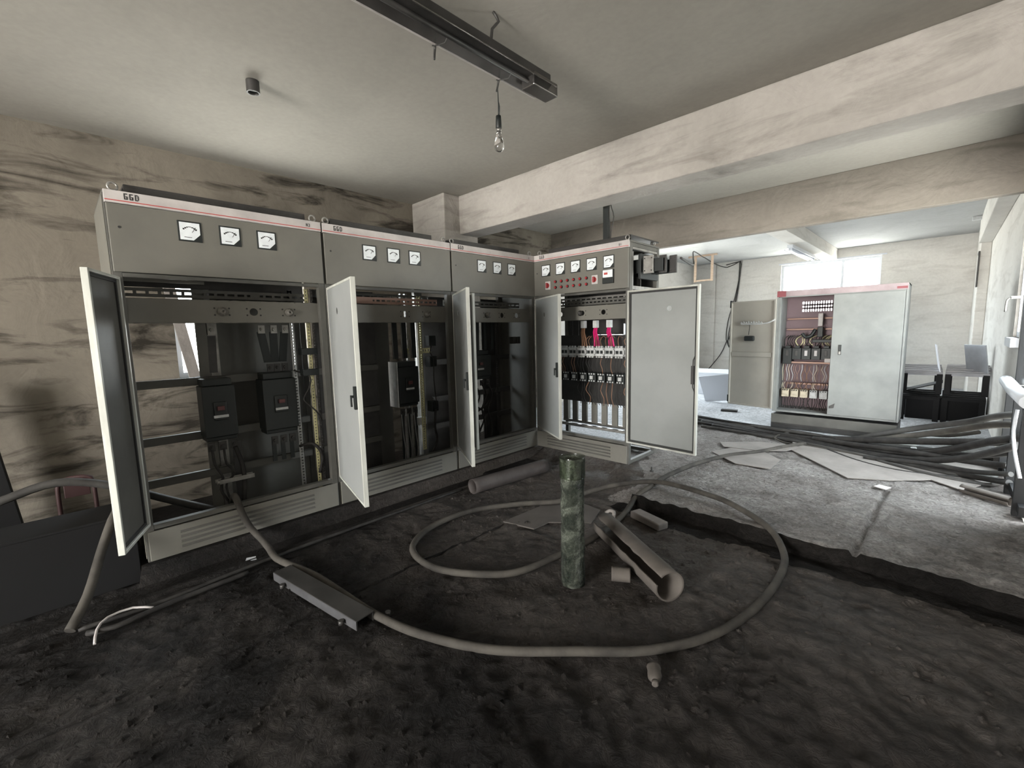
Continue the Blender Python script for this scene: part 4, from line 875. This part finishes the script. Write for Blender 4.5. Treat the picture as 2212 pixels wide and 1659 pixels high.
r = empty('slotted_pipe', (2.42, -1.72, FL+.085)); tag(r, 'pale split pipe lying on the dirt beside the upright tube, dark open end forward', 'pipe')
b = new_bm(); pipe(b, (.02, -.01, 0), (-.66, .42, .0), .084, .076, n=40, a0=228, a1=556, wob=.10); po = obj('pipe_shell', b, CARD, r)
tag(obj('pipe_stub', pipe(new_bm(), (0, 0, 0), (.09, .055, 0), .040, .034, n=24), CARD, None, 0, (2.10, -1.76, FL+.042)), 'short pale stub of pipe between the split pipe and the upright tube', 'pipe')
r = empty('plastic_bottle', (2.60, -2.235, FL+.02)); tag(r, 'crushed dusty bottle lying on the floor in the front centre', 'bottle')
Mb = Matrix.Rotation(math.atan2(-.13, .075), 4, 'Z') @ Matrix.Rotation(R_(90), 4, 'Y')
b = new_bm(); lathe(b, [(.012,0),(.026,.004),(.029,.015),(.027,.03),(.029,.05),(.027,.07),(.02,.082),(.014,.09)], n=20)
for v in b.verts: v.co.x *= .8; v.co += Vector((0,0,0))+Vector((.003*mn.noise(v.co*40), .003*mn.noise(v.co*50), 0))
bmesh.ops.transform(b, matrix=Mb, verts=b.verts); obj('bottle_body', b, CARD, r)
b = new_bm(); lathe(b, [(.013,.09),(.014,.105),(.008,.108)], n=16); bmesh.ops.transform(b, matrix=Mb, verts=b.verts); obj('bottle_cap', b, CARD, r)
# steel channel
PALE_SIDE = mat('pale_steel_face', (.085,.085,.09), .5, .2, col2=(.05,.05,.052), vscale=10)
r = empty('steel_channel', (.60, -3.11, FL)); tag(r, 'heavy dark steel channel lying on the dirt across the cable at front left', 'steel channel')
a_ = math.atan2(-2.99+3.11, 1.40-.60); Mx = Matrix.Rotation(a_, 4, 'Z')
b = new_bm(); box(b, 0, .82, 0, .105, .045, .052, Mx); box(b, 0, .82, 0, .008, 0, .045, Mx); box(b, 0, .82, .097, .105, 0, .045, Mx); obj('channel_body', b, STEELD, r, .002)
b = new_bm(); box(b, .0, .82, -.0015, .0, .002, .05, Mx); obj('pale_face', b, PALE_SIDE, r)  # lighter skin on one long side of the channel
for x, y in ((.14, -.02), (.72, -.02), (.86, .16)):
    b = new_bm(); c_ = Mx @ Vector((x, y, .01)); cyl(b, c_, c_+Vector((.0, 0, .022)), .014, n=10); obj('stud', b, STEELD, r)
# pipe under the third cabinet
tag(obj('metal_pipe', pipe(new_bm(), (0, 0, 0), (.10, .90, .0), .068, .062, n=32), PIPEM, None, 0, (.42, -1.38, FL+.068)), 'wide dark pipe on the floor under the third cabinet door', 'pipe')
tag(obj('metal_pipe', pipe(new_bm(), (0, 0, 0), (.25, -.16, .0), .036, .031, n=24, a0=0, a1=330), CARD, None, 0, (3.58, 1.03, .040)), 'grey split pipe lying on the slab near the right wall', 'pipe')
tag(obj('metal_pipe', pipe(new_bm(), (0, 0, 0), (.13, .02, .0), .028, .022, n=24), CARD, None, 0, (3.33, 1.66, .030)), 'short grey pipe piece on the slab in front of the cable pile', 'pipe')
# sheets and scraps on the slab
def scrap(name, pts, z, t, label, m=MAT_SHEET, cat='sheet'):
    cx = sum(p[0] for p in pts)/len(pts); cy_ = sum(p[1] for p in pts)/len(pts)
    b = poly(new_bm(), [(p[0]-cx, p[1]-cy_)+((p[2],) if len(p) > 2 else ()) for p in pts], 0, t); return tag(obj(name, b, m, None, 0, (cx, cy_, z)), label, cat)
scrap('floor_sheet', [(2.22,1.95),(2.29,1.57),(2.58,1.22),(2.87,.86),(3.14,1.00),(3.40,1.24),(3.58,1.07),(3.80,1.54),(3.84,1.95),(3.3,2.2),(2.7,2.3)], .010, .006, 'large dusty sheet spread on the slab in front of the cable pile')
scrap('floor_sheet', [(1.66,.98),(2.0,.68),(2.30,.70),(2.30,1.08),(2.10,1.30),(1.8,1.32)], .012, .005, 'dusty sheet with a turned corner under the end of the looped cable')
scrap('floor_sheet', [(1.60,1.42),(1.70,1.24),(2.05,1.30),(2.26,1.45),(2.35,1.75),(1.95,1.72)], .018, .005, 'curled dusty strip of sheet nearest the corner cabinet door')
scrap('floor_sheet', [(1.06,-1.62),(1.32,-1.56),(1.33,-1.40),(1.58,-1.20),(1.5,-.95),(1.10,-.90)], FL-.001, .010, 'thin plate with a torn corner lying inside the cable ring', mat('plate_dirt', (.085,.075,.068), .8, col2=(.055,.048,.044), vscale=4))
scrap('paper_scrap', [(3.06,.74),(3.14,.70),(3.17,.79),(3.09,.82)], .012, .004, 'small white scrap of paper on the slab', WHITE, 'paper')
scrap('paper_scrap', [(.20,-3.15),(.25,-3.17),(.27,-3.11),(.22,-3.10)], FL+.004, .012, 'tiny white scrap on the dirt by the first cabinet', PVC, 'paper')
tag(obj('brick', box(new_bm(), -.13, .16, -.05, .05, 0, .055, Matrix.Rotation(R_(-18), 4, 'Z')), mat('dirty_block', (.19,.17,.16), .9, col2=(.12,.11,.10), vscale=8), None, .01, (1.88, -.90, FL)), 'dirty narrow block lying beneath the slab edge', 'brick')
tag(obj('cord_stub', tube(new_bm(), [(-.03, 0, .01), (-.01, .02, .03), (.03, .02, .03), (.05, -.02, .012)], .014, 8), MAT_SHEET, None, 0, (1.60, -.98, FL)), 'short bent hose stub beside the crossing cable', 'hose')
tag(obj('bolt', lathe(new_bm(), [(.02, 0), (.02, .012), (.008, .014), (.008, .05)], n=6), STEELD, None, 0, (1.47, -.02, -.005)), 'dark bolt standing beside the foot of the corner cabinet', 'bolt')

# ---------------------------------------------------------------- left end of the ledge
r = empty('cable_trough', (-.02, -5.8, ZF)); tag(r, 'long low black steel trough against the ledge left of the first cabinet', 'trough')
b = new_bm(); box(b, 0, .01, 0, 2.14, .0, .42); obj('front_plate', b, BLK2, r, .003); obj('cover', box(new_bm(), -.30, .014, 0, 2.14, .42, .435), BLK2, r, .003); obj('rear_plate', box(new_bm(), -.30, -.29, 0, 2.14, 0, .42), BLK2, r)
r = empty('steel_post', (-1.5, -4.30, ZF)); tag(r, 'dark steel post standing by the wall at the left edge', 'post')
b = new_bm(); box(b, -.05, .05, 0, .12, 0, 1.15, Matrix.Rotation(R_(6), 4, 'X')); obj('post_body', b, BLK2, r, .004)
r = empty('steel_armchair', (-1.15, -3.98, ZF)); tag(r, 'dark red metal chair frame partly hidden behind the black trough', 'chair')
b = new_bm(); tube(b, [(0,0,0),(0,0,.40),(.01,.03,.46),(.02,.10,.47),(.03,.16,.46),(.03,.19,.40),(.03,.19,0)], .014, 8); obj('frame', b, DRED, r); obj('backrest', box(new_bm(), -.01, .01, .03, .17, .32, .45), DRED, r, .004)
cable([(-.6,-5.0,.33),(-.6,-4.5,.34),(-.6,-4.21,.42),(-.6,-3.97,.47),(-.6,-3.72,.385),(-.5,-3.44,.23),(-.35,-3.2,.12),(-.22,-3.05,.08)], .026, 'thick black cable arching behind the trough into the first cabinet', CABLED)
cable([(-.30,-3.70,.40),(-.10,-3.72,.365),(.02,-3.76,.33),(.09,-3.82,.2),(.25,-3.90,.03),(.37,-3.98,-.07)], .024, 'thick grey cable leaning over the black trough down to the floor', CABLE)
cable([(.37,-3.95,-.08),(.40,-3.6,-.075),(.36,-3.2,-.07),(.33,-2.7,-.07),(.32,-2.2,-.07),(.31,-1.6,-.07),(.30,-1.4,-.075)], .012, 'thin black cable running along the foot of the row', RUBBER)
cable([(.45,-3.92,-.075),(.50,-3.82,-.07),(.46,-3.6,-.07),(.42,-3.2,-.075)], .014, 'thin black cable bend beside the white wire', RUBBER)
cable([(.44,-3.66,-.07),(.40,-3.74,-.05),(.42,-3.84,-.045),(.48,-3.885,-.06),(.57,-3.90,-.085)], .006, 'thin pale bent wire at the front left', WHITE)

q = new_bm(); box(q, -.045, .045, -.01, .01, 0, .95, Matrix.Translation((-1.715, -2.985, 1.0)) @ Matrix.Rotation(R_(90), 4, 'Z') @ Matrix.Rotation(R_(-8.5), 4, 'Y')); tag(obj('wooden_plank', q, MAT_SHEET, None, .003), 'pale plank slanting across the small left window behind the first cabinet', 'plank')

# loose crumbs of dirt and rubble: nobody could count them
def crumbs(name, n, xr, yr, smin, smax, m, label, hfun, seed):
    rnd = random.Random(seed); b = new_bm()
    for _ in range(n):
        x, y = rnd.uniform(*xr), rnd.uniform(*yr)
        if mn.noise(Vector((x*1.7, y*1.7, seed))) < rnd.uniform(-.45, .25): continue
        z = hfun(x, y); r0 = smin+(smax-smin)*rnd.random()**3; k = rnd.randint(4, 6); a0 = rnd.random()*6
        ring = [b.verts.new((x+r0*rnd.uniform(.6, 1.2)*math.cos(a0+2*math.pi*i/k), y+r0*rnd.uniform(.6, 1.2)*math.sin(a0+2*math.pi*i/k), z-.002)) for i in range(k)]
        top = b.verts.new((x+r0*rnd.uniform(-.3, .3), y+r0*rnd.uniform(-.3, .3), z+r0*rnd.uniform(.35, .7)))
        for i in range(k): b.faces.new((ring[i], ring[(i+1)%k], top))
    tag(obj(name, b, m), label, 'rubble', None, 'stuff')
crumbs('dirt_crumbs', 5200, (.35, 3.8), (-4.2, -.85), .004, .024, DIRT, 'dark crumbs of dirt scattered over the lower floor', height, 11)
crumbs('slab_crumbs', 3000, (1.65, 3.8), (-.64, 2.3), .003, .015, DUST, 'pale grit and crumbs scattered over the raised slab', height, 12)
